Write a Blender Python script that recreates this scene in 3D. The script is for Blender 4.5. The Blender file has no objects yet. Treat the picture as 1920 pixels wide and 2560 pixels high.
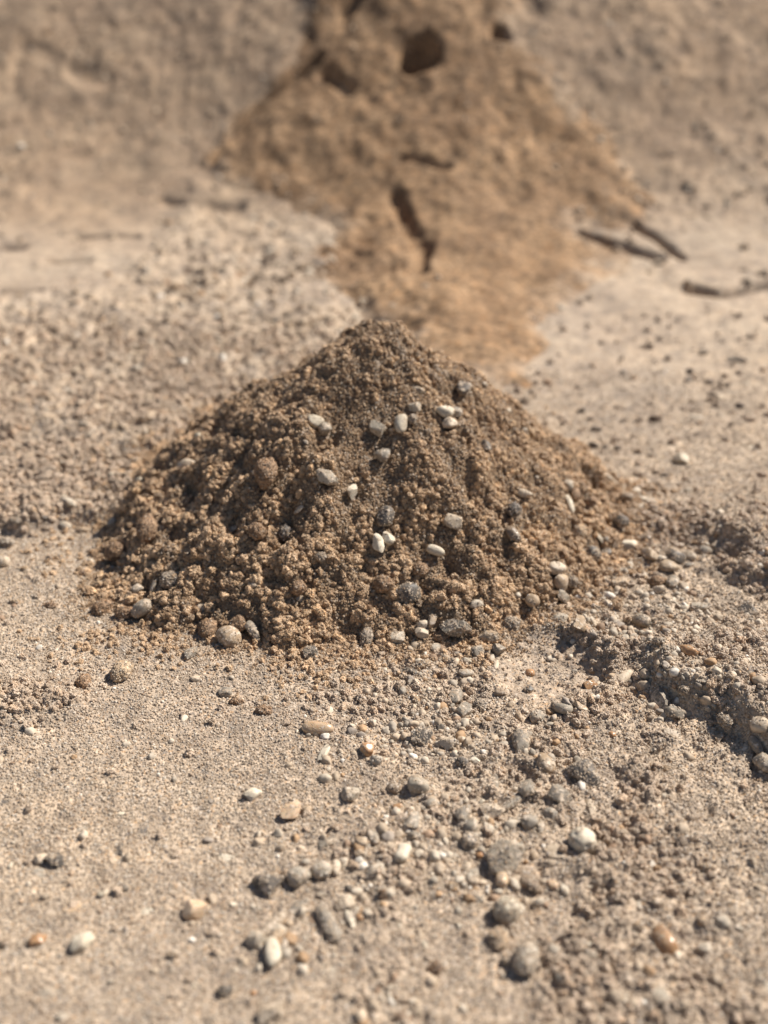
import bpy, bmesh, math
import numpy as np
from mathutils import Vector, Matrix

# ------------------------------------------------------------------ camera
scene = bpy.context.scene
COL = scene.collection
CAM_H, PITCH, VFOV = 0.25, math.radians(30), math.radians(50)
cam_data = bpy.data.cameras.new('camera')
cam_data.sensor_fit = 'VERTICAL'
cam_data.sensor_height = 24.0
cam_data.lens = 12.0 / math.tan(VFOV / 2)
cam_data.clip_start = 0.01
cam_data.clip_end = 300
cam_data.dof.use_dof = True
cam_data.dof.focus_distance = 0.385
cam_data.dof.aperture_fstop = 4.5
cam_data.dof.aperture_blades = 0
cam = bpy.data.objects.new('camera', cam_data)
COL.objects.link(cam)
cam.location = (0, 0, CAM_H)
cam.rotation_euler = (math.radians(90) - PITCH, 0, 0)
scene.camera = cam

# ------------------------------------------------------------------ sky and sun
SUN_EL, SUN_AZ = math.radians(47), math.radians(61)      # azimuth clockwise from +Y
SUN = Vector((math.sin(SUN_AZ) * math.cos(SUN_EL), math.cos(SUN_AZ) * math.cos(SUN_EL), math.sin(SUN_EL)))
world = bpy.data.worlds.new('World')
scene.world = world
world.use_nodes = True
wn = world.node_tree
sky = wn.nodes.new('ShaderNodeTexSky')
sky.sky_type = 'NISHITA'
sky.sun_disc = False
sky.sun_elevation = SUN_EL
sky.sun_rotation = SUN_AZ
bg = wn.nodes['Background']
bg.inputs['Strength'].default_value = 0.05
wn.links.new(sky.outputs[0], bg.inputs['Color'])
sun_data = bpy.data.lights.new('sun', 'SUN')
sun_data.energy = 5.0
sun_data.angle = math.radians(0.5)
sun_data.color = (1.0, 0.935, 0.845)
sun = bpy.data.objects.new('sun', sun_data)
COL.objects.link(sun)
sun.rotation_euler = SUN.to_track_quat('Z', 'Y').to_euler()
sun.location = (2, 1, 3)

vs = scene.view_settings
vs.view_transform = 'Standard'
vs.look = 'None'
vs.gamma = 1.0
vs.exposure = 0.6
vs.use_curve_mapping = False

# ------------------------------------------------------------------ noise
def _hash(ix, iy, seed):
    h = (ix.astype(np.int64) * 374761393 + iy.astype(np.int64) * 668265263 + seed * 974711) & 0xffffffff
    h = ((h ^ (h >> 13)) * 1274126177) & 0xffffffff
    h = (h ^ (h >> 16)) & 0xffffffff
    return h / 4294967295.0

def vnoise(x, y, cell, seed=0):
    """smooth value noise, -1..1"""
    x = x / cell; y = y / cell
    ix = np.floor(x); iy = np.floor(y)
    fx = x - ix; fy = y - iy
    fx = fx * fx * (3 - 2 * fx); fy = fy * fy * (3 - 2 * fy)
    a = _hash(ix, iy, seed); b = _hash(ix + 1, iy, seed)
    c = _hash(ix, iy + 1, seed); d = _hash(ix + 1, iy + 1, seed)
    return ((a * (1 - fx) + b * fx) * (1 - fy) + (c * (1 - fx) + d * fx) * fy) * 2 - 1

def fbm(x, y, cell, n=3, seed=0, gain=0.5):
    s = 0; a = 1.0
    for k in range(n):
        s = s + a * vnoise(x + 0.37 * k * cell, y - 0.21 * k * cell, cell / 2 ** k, seed + k * 17)
        a *= gain
    return s

def lumps(x, y, cell, seed=0):
    """rounded grains of about one cell each, 0..1 (dome per cell)"""
    x = x / cell; y = y / cell
    ix = np.floor(x); iy = np.floor(y)
    best = np.full(np.shape(x), -9.0)
    for dx in (-1, 0, 1):
        for dy in (-1, 0, 1):
            jx = ix + dx; jy = iy + dy
            px = jx + _hash(jx, jy, seed); py = jy + _hash(jx, jy, seed + 5)
            r = 0.45 + 0.5 * _hash(jx, jy, seed + 9)
            d2 = ((x - px) ** 2 + (y - py) ** 2) / (r * r)
            best = np.maximum(best, r * np.sqrt(np.maximum(0, 1 - d2)))
    return np.maximum(best, 0)

def sst(a, b, x):
    t = np.clip((x - a) / (b - a), 0, 1)
    return t * t * (3 - 2 * t)

def seg_dist(x, y, pts):
    """distance to a polyline"""
    best = np.full(np.shape(x), 9.0)
    for (ax, ay), (bx, by) in zip(pts[:-1], pts[1:]):
        dx, dy = bx - ax, by - ay
        t = np.clip(((x - ax) * dx + (y - ay) * dy) / (dx * dx + dy * dy), 0, 1)
        best = np.minimum(best, np.hypot(x - ax - t * dx, y - ay - t * dy))
    return best

def poly_inside(x, y, pts):
    """signed distance to a polygon, positive inside"""
    d = seg_dist(x, y, pts + [pts[0]])
    ins = np.zeros(np.shape(x), bool)
    n = len(pts)
    for i in range(n):
        (ax, ay), (bx, by) = pts[i], pts[(i + 1) % n]
        c = ((ay > y) != (by > y)) & (x < (bx - ax) * (y - ay) / (by - ay + 1e-12) + ax)
        ins ^= c
    return np.where(ins, d, -d)

# ------------------------------------------------------------------ terrain
BANK = math.tan(math.radians(36))
def foot(x):
    return .82 - .05 * np.tanh((x + .1) / .16)

def bank_base(x, y):
    """level ground that curves up into the bank"""
    b = np.maximum(y - foot(x), 0)
    k = .24
    z = BANK * np.where(b < k, b * b / (2 * k), b - k / 2)
    return np.minimum(z, .62 + .02 * vnoise(x, y, .5, 3))

# pixel of the photograph -> plan position (used for laying the place out)
FPX = 1280 / math.tan(VFOV / 2)
def ray(u, v):
    dx = (u - 960) / FPX; dy = -(v - 1280) / FPX
    return np.array([dx, math.cos(PITCH) + dy * math.sin(PITCH), -math.sin(PITCH) + dy * math.cos(PITCH)])

def plan(u, v, hfun, lift=0.0):
    d = ray(u, v)
    lo, hi = .15, 2.2
    for k in range(3):      # march along the line of sight, then refine
        t = np.linspace(lo, hi, 260 if k == 0 else 24)
        X, Y, Z = d[0] * t, d[1] * t, CAM_H + d[2] * t
        below = Z < hfun(X, Y) + lift
        i = int(np.argmax(below)) if below.any() else len(t) - 1
        lo, hi = t[max(i - 1, 0)], t[i]
    return float(X[i]), float(Y[i]), float(Z[i])

def pp(l, hfun=bank_base):
    return [tuple(plan(u, v, hfun)[:2]) for u, v in l]

# grooves and ledges on the bank (centre line, half width, depth)
GROOVES = [
    (pp([(540, 400), (590, 330), (640, 280), (720, 220), (800, 155)]), .006, .014),
    (pp([(985, 520), (1010, 580), (1060, 660), (1040, 715), (950, 715)]), .007, .008),
    (pp([(1450, 590), (1540, 612), (1650, 645)]), .0055, .014),
    (pp([(1590, 570), (1640, 600), (1705, 645)]), .0045, .012),
    (pp([(1735, 722), (1800, 735), (1870, 722), (1960, 695), (2050, 690)]), .006, .030),
    (pp([(190, 590), (335, 592)]), .005, .009),
    (pp([(590, 640), (640, 630), (610, 720)]), .010, .007),
    (pp([(400, 500), (460, 515), (590, 520)]), .007, .005),
    (pp([(140, 150), (70, 130), (50, 160)]), .010, .004),
    (pp([(180, 180), (260, 200)]), .009, .004),
    (pp([(900, -10), (870, 20)]), .010, .014),
    (pp([(1310, -10), (1330, 20)]), .010, .006),
    (pp([(820, 200), (870, 240)]), .008, .008),
    (pp([(1010, 440), (1110, 460)]), .006, .007),
    (pp([(1240, 90), (1260, 95)]), .009, .012),
    (pp([(0, 730), (90, 740)]), .006, .005),
    (pp([(0, 610), (40, 615)]), .008, .007),
    (pp([(120, 655), (210, 660)]), .006, .005),
]
LEDGES = [(GROOVES[4][0], .002)]
SLUMP = pp([(760, -60), (800, 60), (740, 160), (620, 290), (520, 400), (600, 440), (700, 480), (840, 560), (800, 640), (830, 720), (900, 790), (1000, 900), (1150, 960), (1360, 960), (1370, 810), (1470, 750), (1500, 640), (1440, 560), (1600, 560),
            (1545, 430), (1450, 270), (1350, 170), (1310, 60), (1400, -60)])
HOLE = tuple(plan(1048, 168, bank_base)[:2])

def step_line(x, y, p0, p1, h, w, decay, seed):
    """ground stands h higher on the right-hand side of p0->p1, then sinks back"""
    d = np.array(p1) - np.array(p0); L = np.hypot(*d); d = d / L
    n = np.array([-d[1], d[0]])
    if n[0] < 0: n = -n
    s = (x - p0[0]) * n[0] + (y - p0[1]) * n[1] + .009 * fbm(x, y, .022, 3, seed)
    a = (x - p0[0]) * d[0] + (y - p0[1]) * d[1]
    return h * sst(-w * .5, w * .5, s) * (1 - sst(.0, decay, s) * .9) * sst(-.02, .02, a)

def rough_zone(x, y):
    """0 smooth sand .. 1 stony rough sand"""
    left_back = sst(-.004, .006, y - (.425 + .28 * (x + .13)) + .006 * fbm(x, y, .02, 2, 31)) * sst(.06, -.01, x)
    left_back = left_back * sst(.95, .8, y)
    right_mid = sst(.03, .07, x - .1 * (y - .3)) * sst(.45, .40, y) * .65
    front = sst(-.045, .0, x + .1 * (y - .25)) * sst(.36, .33, y) * .45
    right_front = sst(.045, .07, x) * sst(.27, .25, y) * sst(.115, .08, x) * .5
    bank = sst(.82, .9, y) * .6
    patch = sst(.03, .012, np.hypot(x + .125, (y - .298) * 1.8)) * .9
    pale_flat = sst(.115, .08, np.hypot(x + .27, (y - .85) * .75))
    left_back = left_back * (1 - pale_flat); bank = bank * (1 - .85 * pale_flat) * (.55 + .45 * sst(-.5, .5, fbm(x, y, .12, 2, 51)))
    scarp = sst(.020, .008, seg_dist(x, y, [(.092, .328), (.112, .302), (.126, .280), (.150, .245)]) + .005 * fbm(x, y, .02, 2, 33))
    scarp = np.maximum(scarp, .8 * sst(.022, .008, seg_dist(x, y, [(.128, .422), (.150, .38), (.18, .33)])))
    crumb_trail = .95 * sst(.017, .004, seg_dist(x, y, [(.080, .262), (.072, .235), (.056, .205), (.045, .170)]) + .006 * fbm(x, y, .015, 2, 77))
    return np.clip(np.maximum.reduce([scarp, crumb_trail, left_back, right_mid, front, right_front, bank, patch]), 0, 1)

ARC_C = (.060, .318)
def terrain(x, y, fine=True):
    z = bank_base(x, y)
    z = z + .0035 * fbm(x, y, .16, 2, 1) * sst(.2, .6, y) * (1 - .3 * sst(.7, .9, y)) + .0012 * fbm(x, y, .05, 2, 2)
    z = z + step_line(x, y, (.097, .322), (.140, .258), .0102, .015, .075, 41)
    z = z + step_line(x, y, (.132, .425), (.175, .335), .0095, .020, .12, 43) * sst(.6, .45, y)
    # lip of the rough ground behind the smooth patch at the left
    z = z + .0045 * sst(-.004, .006, y - (.425 + .28 * (x + .13)) + .006 * fbm(x, y, .02, 2, 31)) * sst(.0, -.06, x) * sst(.9, .6, y)
    # curved print ridge and the round print
    r = np.hypot(x - ARC_C[0], (y - ARC_C[1]))
    z = z + .0036 * np.exp(-((r - .024) / .0024) ** 2) * sst(-.01, .012, x - ARC_C[0]) - .0018 * sst(.024, .012, r)
    r = np.hypot(x - .041, y - .261)
    z = z - .0028 * sst(.0085, .005, r) + .0012 * np.exp(-((r - .0095) / .002) ** 2)
    z = z - .0035 * sst(.010, .004, np.hypot(x - .098, y - .345))
    R = rough_zone(x, y)
    far = sst(.5, .85, y)
    # stony lumps grow with the distance from the lens' sharp zone, as the coarse rubble of the bank does
    z = z + R * (.0016 + .0012 * far) * fbm(x, y, .014 + 0 * x, 3, 11)
    z = z + R * (.0022 - .0006 * far) * lumps(x, y, .0065, 12)
    z = z + R * (.0014 - .0012 * far) * lumps(x, y, .0032, 13)
    z = z + far * (.0015 + .0022 * R) * fbm(x, y, .05, 3, 15)
    z = z + far * (.001 + .0022 * R) * np.maximum(0, fbm(x, y, .02, 2, 19) - .1)
    if fine:
        near = 1 - sst(.55, .7, y)
        z = z + near * (.00028 + .0004 * R) * lumps(x, y, .0013, 14) + .0004 * R * fbm(x, y, .003, 2, 16)
        z = z + near * .0005 * np.maximum(0, fbm(x, y, .006, 2, 18)) - near * .0011 * sst(.62, .9, vnoise(x, y, .005, 21)) * (.35 + R)
    z = z - .065 * sst(.021, .012, np.hypot((x - HOLE[0]), (y - HOLE[1]) * 1.0))
    x, y, z = np.broadcast_arrays(x, y, z); z = z.copy()
    k = (y > .6) & (y < 1.6) & (np.abs(x) < .8)
    if k.any():
        xk, yk, g = x[k], y[k], 0
        w2 = np.clip(.9 + .3 * fbm(xk, yk, .03, 3, 22), .3, 1.6)
        for pts, w, dep in GROOVES:
            g = g + dep * np.exp(-(seg_dist(xk, yk, pts) / (w * w2)) ** 4)
        for pts, hh in LEDGES:      # slabs of crust that stand up behind a groove
            g = g - hh * np.exp(-(seg_dist(xk, yk - .020, pts) / .017) ** 4)
        z[k] -= g
    return z

# ------------------------------------------------------------------ sand mound
MC = (-.002, .44)
_ang = np.radians([0, 15, 40, 65, 90, 115, 140, 165, 180, 197, 218, 229, 240, 255, 272, 295, 318, 341, 348, 360])
_rad = [.112, .109, .108, .110, .114, .116, .116, .116, .118, .119, .128, .123, .117, .114, .104, .110, .110, .114, .114, .112]
def mound_t(x, y):
    dx = x - MC[0]; dy = y - MC[1]
    a = np.mod(np.arctan2(dy, dx), 2 * math.pi)
    return np.hypot(dx, dy) / (np.interp(a, _ang, _rad) * (1 + .04 * vnoise(np.cos(a) * 2, np.sin(a) * 2, .35, 7) + .05 * fbm(x, y, .012, 2, 8)))

def mound_h(x, y, fine=True):
    """height of the mound's surface above the level ground (negative outside)"""
    t = mound_t(x, y)
    h = .0805 * np.interp(t, [0, .05, .12, .2, .28, .5, .58, .66, .85, 1, 1.15], [1, .99, .955, .875, .78, .565, .46, .355, .155, .02, -.09])
    body = sst(1.08, .9, t)
    # pressed smooth patch below the top, rough crumbs elsewhere
    sm = sst(.034, .014, np.hypot(x + .006, (y - .400)) + .006 * fbm(x, y, .015, 2, 9))
    k = 1 - .75 * sm
    h = h + body * k * (.0044 * fbm(x, y, .036, 2, 161) + .0016 * fbm(x, y, .012, 2, 62))
    h = h - .004 * np.exp(-(seg_dist(x, y, [(.03, .425), (.055, .41), (.08, .39)]) / .011) ** 2) - .0035 * np.exp(-(np.hypot(x + .02, y - .405) / .012) ** 2)
    h = h + body * k * (.0042 * lumps(x, y, .0066, 63) + .0014 * lumps(x, y, .0028, 64) - .0016)
    # runnels down the left flank
    h = h - .0035 * np.exp(-(seg_dist(x, y, [(-.035, .44), (-.055, .41), (-.07, .385), (-.085, .37)]) / .004) ** 2)
    h = h - .0040 * np.exp(-(seg_dist(x, y, [(-.02, .40), (-.035, .385), (-.04, .365), (-.045, .352)]) / .003) ** 2)
    h = h - .0050 * np.exp(-(seg_dist(x, y, [(.082, .405), (.093, .395), (.1, .383)]) / .005) ** 2)
    h = h - .0060 * np.exp(-(np.hypot(x - .044, y - .344) / .004) ** 2)
    if fine:
        h = h + body * (.0006 * lumps(x, y, .0014, 65) + .0005 * fbm(x, y, .004, 2, 66))
    return h

def slump_h(x, y):
    """height of the tawny slump above the bank"""
    x = x + .016 * fbm(x, y, .06, 3, 81)
    s = poly_inside(x, y, SLUMP)
    h = -.007 + .0115 * sst(-.035, .02, s) + .008 * sst(.0, .12, s)
    h = h + .0026 * fbm(x, y, .035, 4, 82) + .0012 * lumps(x, y, .010, 83)
    h = h - .006 * sst(.021, .012, np.hypot((x - HOLE[0]), (y - HOLE[1]) * 1.0))
    for u0, v0, w, d in SLUMP_PITS:
        h = h - .25 * d * np.exp(-(np.hypot(x - u0, (y - v0) * .7) / w) ** 2)
    return h
SLUMP_PITS = [(*plan(u, v, bank_base)[:2], w, d) for u, v, w, d in [
    (970, 180, .016, .012), (1190, 245, .026, .010), (960, 270, .02, .010), (1130, 200, .015, .004), (1105, 455, .015, .010), (1240, 530, .015, .009),
    (1020, 560, .015, .012), (965, 700, .016, .014), (1060, 640, .012, .012), (1270, 770, .016, .010), (1390, 620, .02, .007),
    (860, 210, .02, .009), (900, 480, .02, .008), (1340, 370, .03, .006)]]

def top(x, y):
    z = terrain(x, y, False)
    m = mound_h(x, y, False)
    z = np.where(mound_t(x, y) < 1.1, np.maximum(z, m), z)
    return np.maximum(z, terrain(x, y, False) + np.where(y > .5, slump_h(x, y), -1))

# ------------------------------------------------------------------ materials
def nodes_of(name):
    m = bpy.data.materials.new(name)
    m.use_nodes = True
    nt = m.node_tree
    return m, nt, nt.nodes['Principled BSDF']

def new(nt, kind, **kw):
    n = nt.nodes.new(kind)
    for k, v in kw.items():
        if k in n.inputs: n.inputs[k].default_value = v
        else: setattr(n, k, v)
    return n

def ramp(nt, fac, stops, interp='LINEAR'):
    r = nt.nodes.new('ShaderNodeValToRGB')
    r.color_ramp.interpolation = interp
    el = r.color_ramp.elements
    while len(el) < len(stops): el.new(.5)
    for e, (p, c) in zip(el, stops):
        e.position = p; e.color = (*c, 1) if len(c) == 3 else c
    nt.links.new(fac, r.inputs[0])
    return r.outputs[0]

def mix(nt, fac, a, b, mode='MIX'):
    m = nt.nodes.new('ShaderNodeMix'); m.data_type = 'RGBA'; m.blend_type = mode
    for s, i in ((fac, 0), (a, 6), (b, 7)):
        if isinstance(s, (int, float)): m.inputs[i].default_value = s
        elif isinstance(s, tuple): m.inputs[i].default_value = (*s, 1)
        else: nt.links.new(s, m.inputs[i])
    return m.outputs[2]

def sand_material(name, base, patch, cells=1250.0, rough=.9, contrast=1.0, instancer=False, bump=.5, spec=.3, coarse=False, soil=None):
    """sand: every grain its own shade (Voronoi cells at grain size), broad patches of another tone, grain relief"""
    m, nt, bsdf = nodes_of(name)
    tc = new(nt, 'ShaderNodeTexCoord')
    vor = new(nt, 'ShaderNodeTexVoronoi', Scale=cells, Randomness=1.0)
    nt.links.new(tc.outputs['Object'], vor.inputs['Vector'])
    sep = new(nt, 'ShaderNodeSeparateColor')
    nt.links.new(vor.outputs['Color'], sep.inputs[0])
    c = contrast
    g = ramp(nt, sep.outputs[0], [(0, (1 - .62 * c,) * 3), (.12, (1 - .40 * c,) * 3), (.3, (1 - .12 * c,) * 3), (.7, (1 + .08 * c,) * 3),
                                  (.9, (1 + .32 * c, 1 + .34 * c, 1 + .38 * c)), (1, (1 + .75 * c, 1 + .85 * c, 1 + .98 * c))])
    big = new(nt, 'ShaderNodeTexNoise', Scale=22.0, Detail=4.0, Roughness=.6)
    nt.links.new(tc.outputs['Object'], big.inputs['Vector'])
    f = ramp(nt, big.outputs[0], [(.38, (0, 0, 0)), (.66, (1, 1, 1))])
    tone = mix(nt, f, base, patch)
    if soil:      # browner earth where the bank begins
        sa = new(nt, 'ShaderNodeAttribute', attribute_name='soil')
        tone = mix(nt, sa.outputs['Fac'], tone, mix(nt, f, soil[0], soil[1]))
    med = new(nt, 'ShaderNodeTexNoise', Scale=170.0, Detail=3.0)
    nt.links.new(tc.outputs['Object'], med.inputs['Vector'])
    mm = ramp(nt, med.outputs[0], [(.3, (.84, .84, .85)), (.7, (1.13, 1.12, 1.11))])
    col = mix(nt, 1.0, mix(nt, 1.0, tone, mm, 'MULTIPLY'), g, 'MULTIPLY')
    # now and then a grey or a rusty grain
    odd = ramp(nt, sep.outputs[1], [(0, (.62, .66, .74)), (.1, (.72, .75, .80)), (.13, (1, 1, 1)), (.92, (1, 1, 1)), (.95, (1.05, .92, .78)), (1, (1.0, .86, .70))])
    col = mix(nt, 1.0, col, odd, 'MULTIPLY')
    if coarse:
        cn = new(nt, 'ShaderNodeTexNoise', Scale=75.0, Detail=3.0, Roughness=.7)
        nt.links.new(tc.outputs['Object'], cn.inputs['Vector'])
        col = mix(nt, 1.0, col, ramp(nt, cn.outputs[0], [(.32, (.68, .69, .72)), (.5, (1, 1, 1)), (.68, (1.22, 1.21, 1.19))]), 'MULTIPLY')
    if coarse:
        cn2 = new(nt, 'ShaderNodeTexNoise', Scale=11.0, Detail=3.0, Roughness=.6)
        nt.links.new(tc.outputs['Object'], cn2.inputs['Vector'])
        col = mix(nt, 1.0, col, ramp(nt, cn2.outputs[0], [(.35, (.86, .86, .88)), (.65, (1.1, 1.09, 1.07))]), 'MULTIPLY')
    if instancer:
        at = new(nt, 'ShaderNodeAttribute', attribute_type='INSTANCER', attribute_name='tint')
        col = mix(nt, 1.0, col, at.outputs['Color'], 'MULTIPLY')
    nt.links.new(col, bsdf.inputs['Base Color'])
    bsdf.inputs['Roughness'].default_value = rough
    bsdf.inputs['Specular IOR Level'].default_value = spec
    b = new(nt, 'ShaderNodeBump', Strength=bump, Distance=.0004)
    nt.links.new(vor.outputs['Distance'], b.inputs['Height'])
    b.invert = True
    nt.links.new(b.outputs[0], bsdf.inputs['Normal'])
    return m

DRY, DRY2 = (.435, .34, .248), (.40, .322, .245)
M_GROUND = sand_material('dry_sand', DRY, DRY2, 1250, .92, .62, False, .7, .2, True, ((.385, .275, .182), (.345, .255, .175)))
M_GRAIN = sand_material('loose_dry_sand', (1, 1, 1), (1, 1, 1), 500, .8, .12, True, .1)
M_DAMP_SHADED = sand_material('damp_sand_shaded', (.185, .124, .072), (.225, .156, .094), 1300, .5, .75, False, .7, .4)  # same damp sand as the crumbs, darkened to paint shade into their gaps
M_CRUMB = sand_material('damp_crumb_sand_lit', (.485, .328, .192), (.54, .385, .24), 6.5, .45, 1.2, True, .25, .5)  # lightened so the mound's crumbs look lit against the darker body
M_SLUMP = sand_material('tawny_sand', (.235, .147, .082), (.29, .19, .11), 420, .9, .7, False, .5, .2, True, ((.40, .305, .215), (.35, .27, .195)))
M_CLOD = {'damp': sand_material('clod_damp_sand', (.25, .16, .095), (.30, .20, .125), 1300, .7, .9, False, .9),
          'grey': sand_material('clod_grey_sand', (.27, .215, .16), (.30, .245, .19), 1200, .8, 1.0, False, .9),
          'tan': sand_material('clod_tan_sand', (.38, .27, .17), (.42, .31, .205), 1200, .85, .8, False, .9),
          'sand': sand_material('clod_dry_sand', (.45, .33, .21), (.46, .35, .24), 1200, .85, .8, False, .9),
          'dark': sand_material('clod_dark_sand', (.11, .075, .05), (.15, .10, .07), 1200, .8, .9, False, .9),
          'speck': sand_material('clod_dark_grey', (.12, .10, .085), (.16, .135, .11), 1200, .7, .9, False, .9)}

STONE = {  # base, second tone, roughness, dust share, subsurface
    'white': ((.64, .565, .45), (.48, .41, .31), .7, .18, 0), 'cream': ((.48, .38, .275), (.55, .455, .35), .6, .26, 0),
    'pale': ((.33, .285, .23), (.42, .365, .29), .65, .32, 0), 'grey': ((.21, .18, .148), (.29, .25, .20), .6, .30, 0),
    'dgrey': ((.095, .082, .072), (.16, .135, .11), .5, .24, 0), 'speck': ((.085, .075, .068), (.15, .13, .11), .5, .25, 0),
    'brown': ((.20, .145, .10), (.28, .21, .15), .4, .15, 0), 'tan': ((.38, .27, .175), (.47, .36, .25), .55, .3, 0),
    'amber': ((.50, .345, .215), (.58, .45, .32), .3, .12, .25), 'honey': ((.34, .19, .095), (.44, .28, .16), .28, .12, .25),
    'dark': ((.075, .055, .042), (.12, .09, .07), .7, .1, 0)}
def stone_material(name, a, b, rough, dust, sss):
    m, nt, bsdf = nodes_of(name + '_stone')
    tc = new(nt, 'ShaderNodeTexCoord'); oi = new(nt, 'ShaderNodeObjectInfo')
    add = new(nt, 'ShaderNodeVectorMath', operation='MULTIPLY_ADD')
    add.inputs[1].default_value = (1, 1, 1)
    nt.links.new(tc.outputs['Object'], add.inputs[0])
    nt.links.new(oi.outputs['Location'], add.inputs[2])
    P = add.outputs[0]
    n1 = new(nt, 'ShaderNodeTexNoise', Scale=210.0, Detail=5.0, Roughness=.65, Distortion=.8)
    n2 = new(nt, 'ShaderNodeTexNoise', Scale=900.0, Detail=3.0, Roughness=.7)
    vo = new(nt, 'ShaderNodeTexVoronoi', Scale=1100.0)
    n3 = new(nt, 'ShaderNodeTexNoise', Scale=330.0, Detail=4.0, Roughness=.7)
    for n in (n1, n2, vo, n3): nt.links.new(P, n.inputs['Vector'])
    col = mix(nt, ramp(nt, n1.outputs[0], [(.36, (0, 0, 0)), (.64, (1, 1, 1))]), a, b)
    col = mix(nt, 1.0, col, ramp(nt, n2.outputs[0], [(.3, (.72, .70, .68)), (.48, (1, 1, 1)), (.7, (1.12, 1.12, 1.12))]), 'MULTIPLY')
    jit = ramp(nt, oi.outputs['Random'], [(0, (.84, .83, .81)), (1, (1.12, 1.12, 1.12))])
    col = mix(nt, 1.0, col, jit, 'MULTIPLY')
    # sand grains clinging to the stone
    mask = ramp(nt, n3.outputs[0], [(.63 - dust * .55, (0, 0, 0)), (.67 - dust * .55, (1, 1, 1))])
    sc = new(nt, 'ShaderNodeSeparateColor'); nt.links.new(vo.outputs['Color'], sc.inputs[0])
    pick = ramp(nt, sc.outputs[0], [(.35, (0, 0, 0)), (.4, (1, 1, 1))])
    mk = mix(nt, 1.0, mask, pick, 'MULTIPLY')
    grain = ramp(nt, sc.outputs[1], [(0, (.26, .2, .14)), (.5, (.42, .33, .24)), (1, (.6, .5, .4))])
    col = mix(nt, mk, col, grain)
    nt.links.new(col, bsdf.inputs['Base Color'])
    bsdf.inputs['Roughness'].default_value = rough
    bsdf.inputs['Specular IOR Level'].default_value = .45 if rough < .5 else .3
    if sss:
        bsdf.inputs['Subsurface Weight'].default_value = sss
        bsdf.inputs['Subsurface Radius'].default_value = (1, .5, .25)
        bsdf.inputs['Subsurface Scale'].default_value = .0015
    b1 = new(nt, 'ShaderNodeBump', Strength=.35, Distance=.0003)
    nt.links.new(n2.outputs[0], b1.inputs['Height'])
    b2 = new(nt, 'ShaderNodeBump', Strength=.6, Distance=.0004)
    nt.links.new(mk, b2.inputs['Height']); nt.links.new(b1.outputs[0], b2.inputs['Normal'])
    nt.links.new(b2.outputs[0], bsdf.inputs['Normal'])
    return m
M_STONE = {k: stone_material(k, *v) for k, v in STONE.items()}

def gravel_material():
    m, nt, bsdf = nodes_of('small_gravel')
    at = new(nt, 'ShaderNodeAttribute', attribute_type='INSTANCER', attribute_name='tint')
    tc = new(nt, 'ShaderNodeTexCoord')
    n = new(nt, 'ShaderNodeTexNoise', Scale=2.2, Detail=4.0, Roughness=.7)
    nt.links.new(tc.outputs['Generated'], n.inputs['Vector'])
    col = mix(nt, 1.0, at.outputs['Color'], ramp(nt, n.outputs[0], [(.3, (.68, .67, .65)), (.65, (1.15, 1.15, 1.15))]), 'MULTIPLY')
    nt.links.new(col, bsdf.inputs['Base Color'])
    bsdf.inputs['Roughness'].default_value = .7
    bsdf.inputs['Specular IOR Level'].default_value = .3
    return m
M_GRAVEL = gravel_material()

# ------------------------------------------------------------------ mesh helpers
def grid_mesh(name, X, Y, Z, mat, wrap=False):
    n, k = X.shape
    co = np.stack([X, Y, Z], -1).reshape(-1, 3).astype(np.float32)
    i = np.arange(n * k).reshape(n, k)
    if wrap:
        i = np.concatenate([i, i[:, :1]], 1)
    q = np.stack([i[:-1, :-1], i[:-1, 1:], i[1:, 1:], i[1:, :-1]], -1).reshape(-1, 4).astype(np.int32)
    me = bpy.data.meshes.new(name)
    me.vertices.add(len(co)); me.vertices.foreach_set('co', co.ravel())
    me.loops.add(q.size); me.loops.foreach_set('vertex_index', q.ravel())
    me.polygons.add(len(q)); me.polygons.foreach_set('loop_start', np.arange(0, q.size, 4, dtype=np.int32))
    me.polygons.foreach_set('use_smooth', np.ones(len(q), bool))
    me.update(calc_edges=True)
    me.materials.append(mat)
    return me

def link(name, me, parent=None, **props):
    o = bpy.data.objects.new(name, me); COL.objects.link(o)
    if parent: o.parent = parent
    for k, v in props.items(): o[k] = v
    return o

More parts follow.
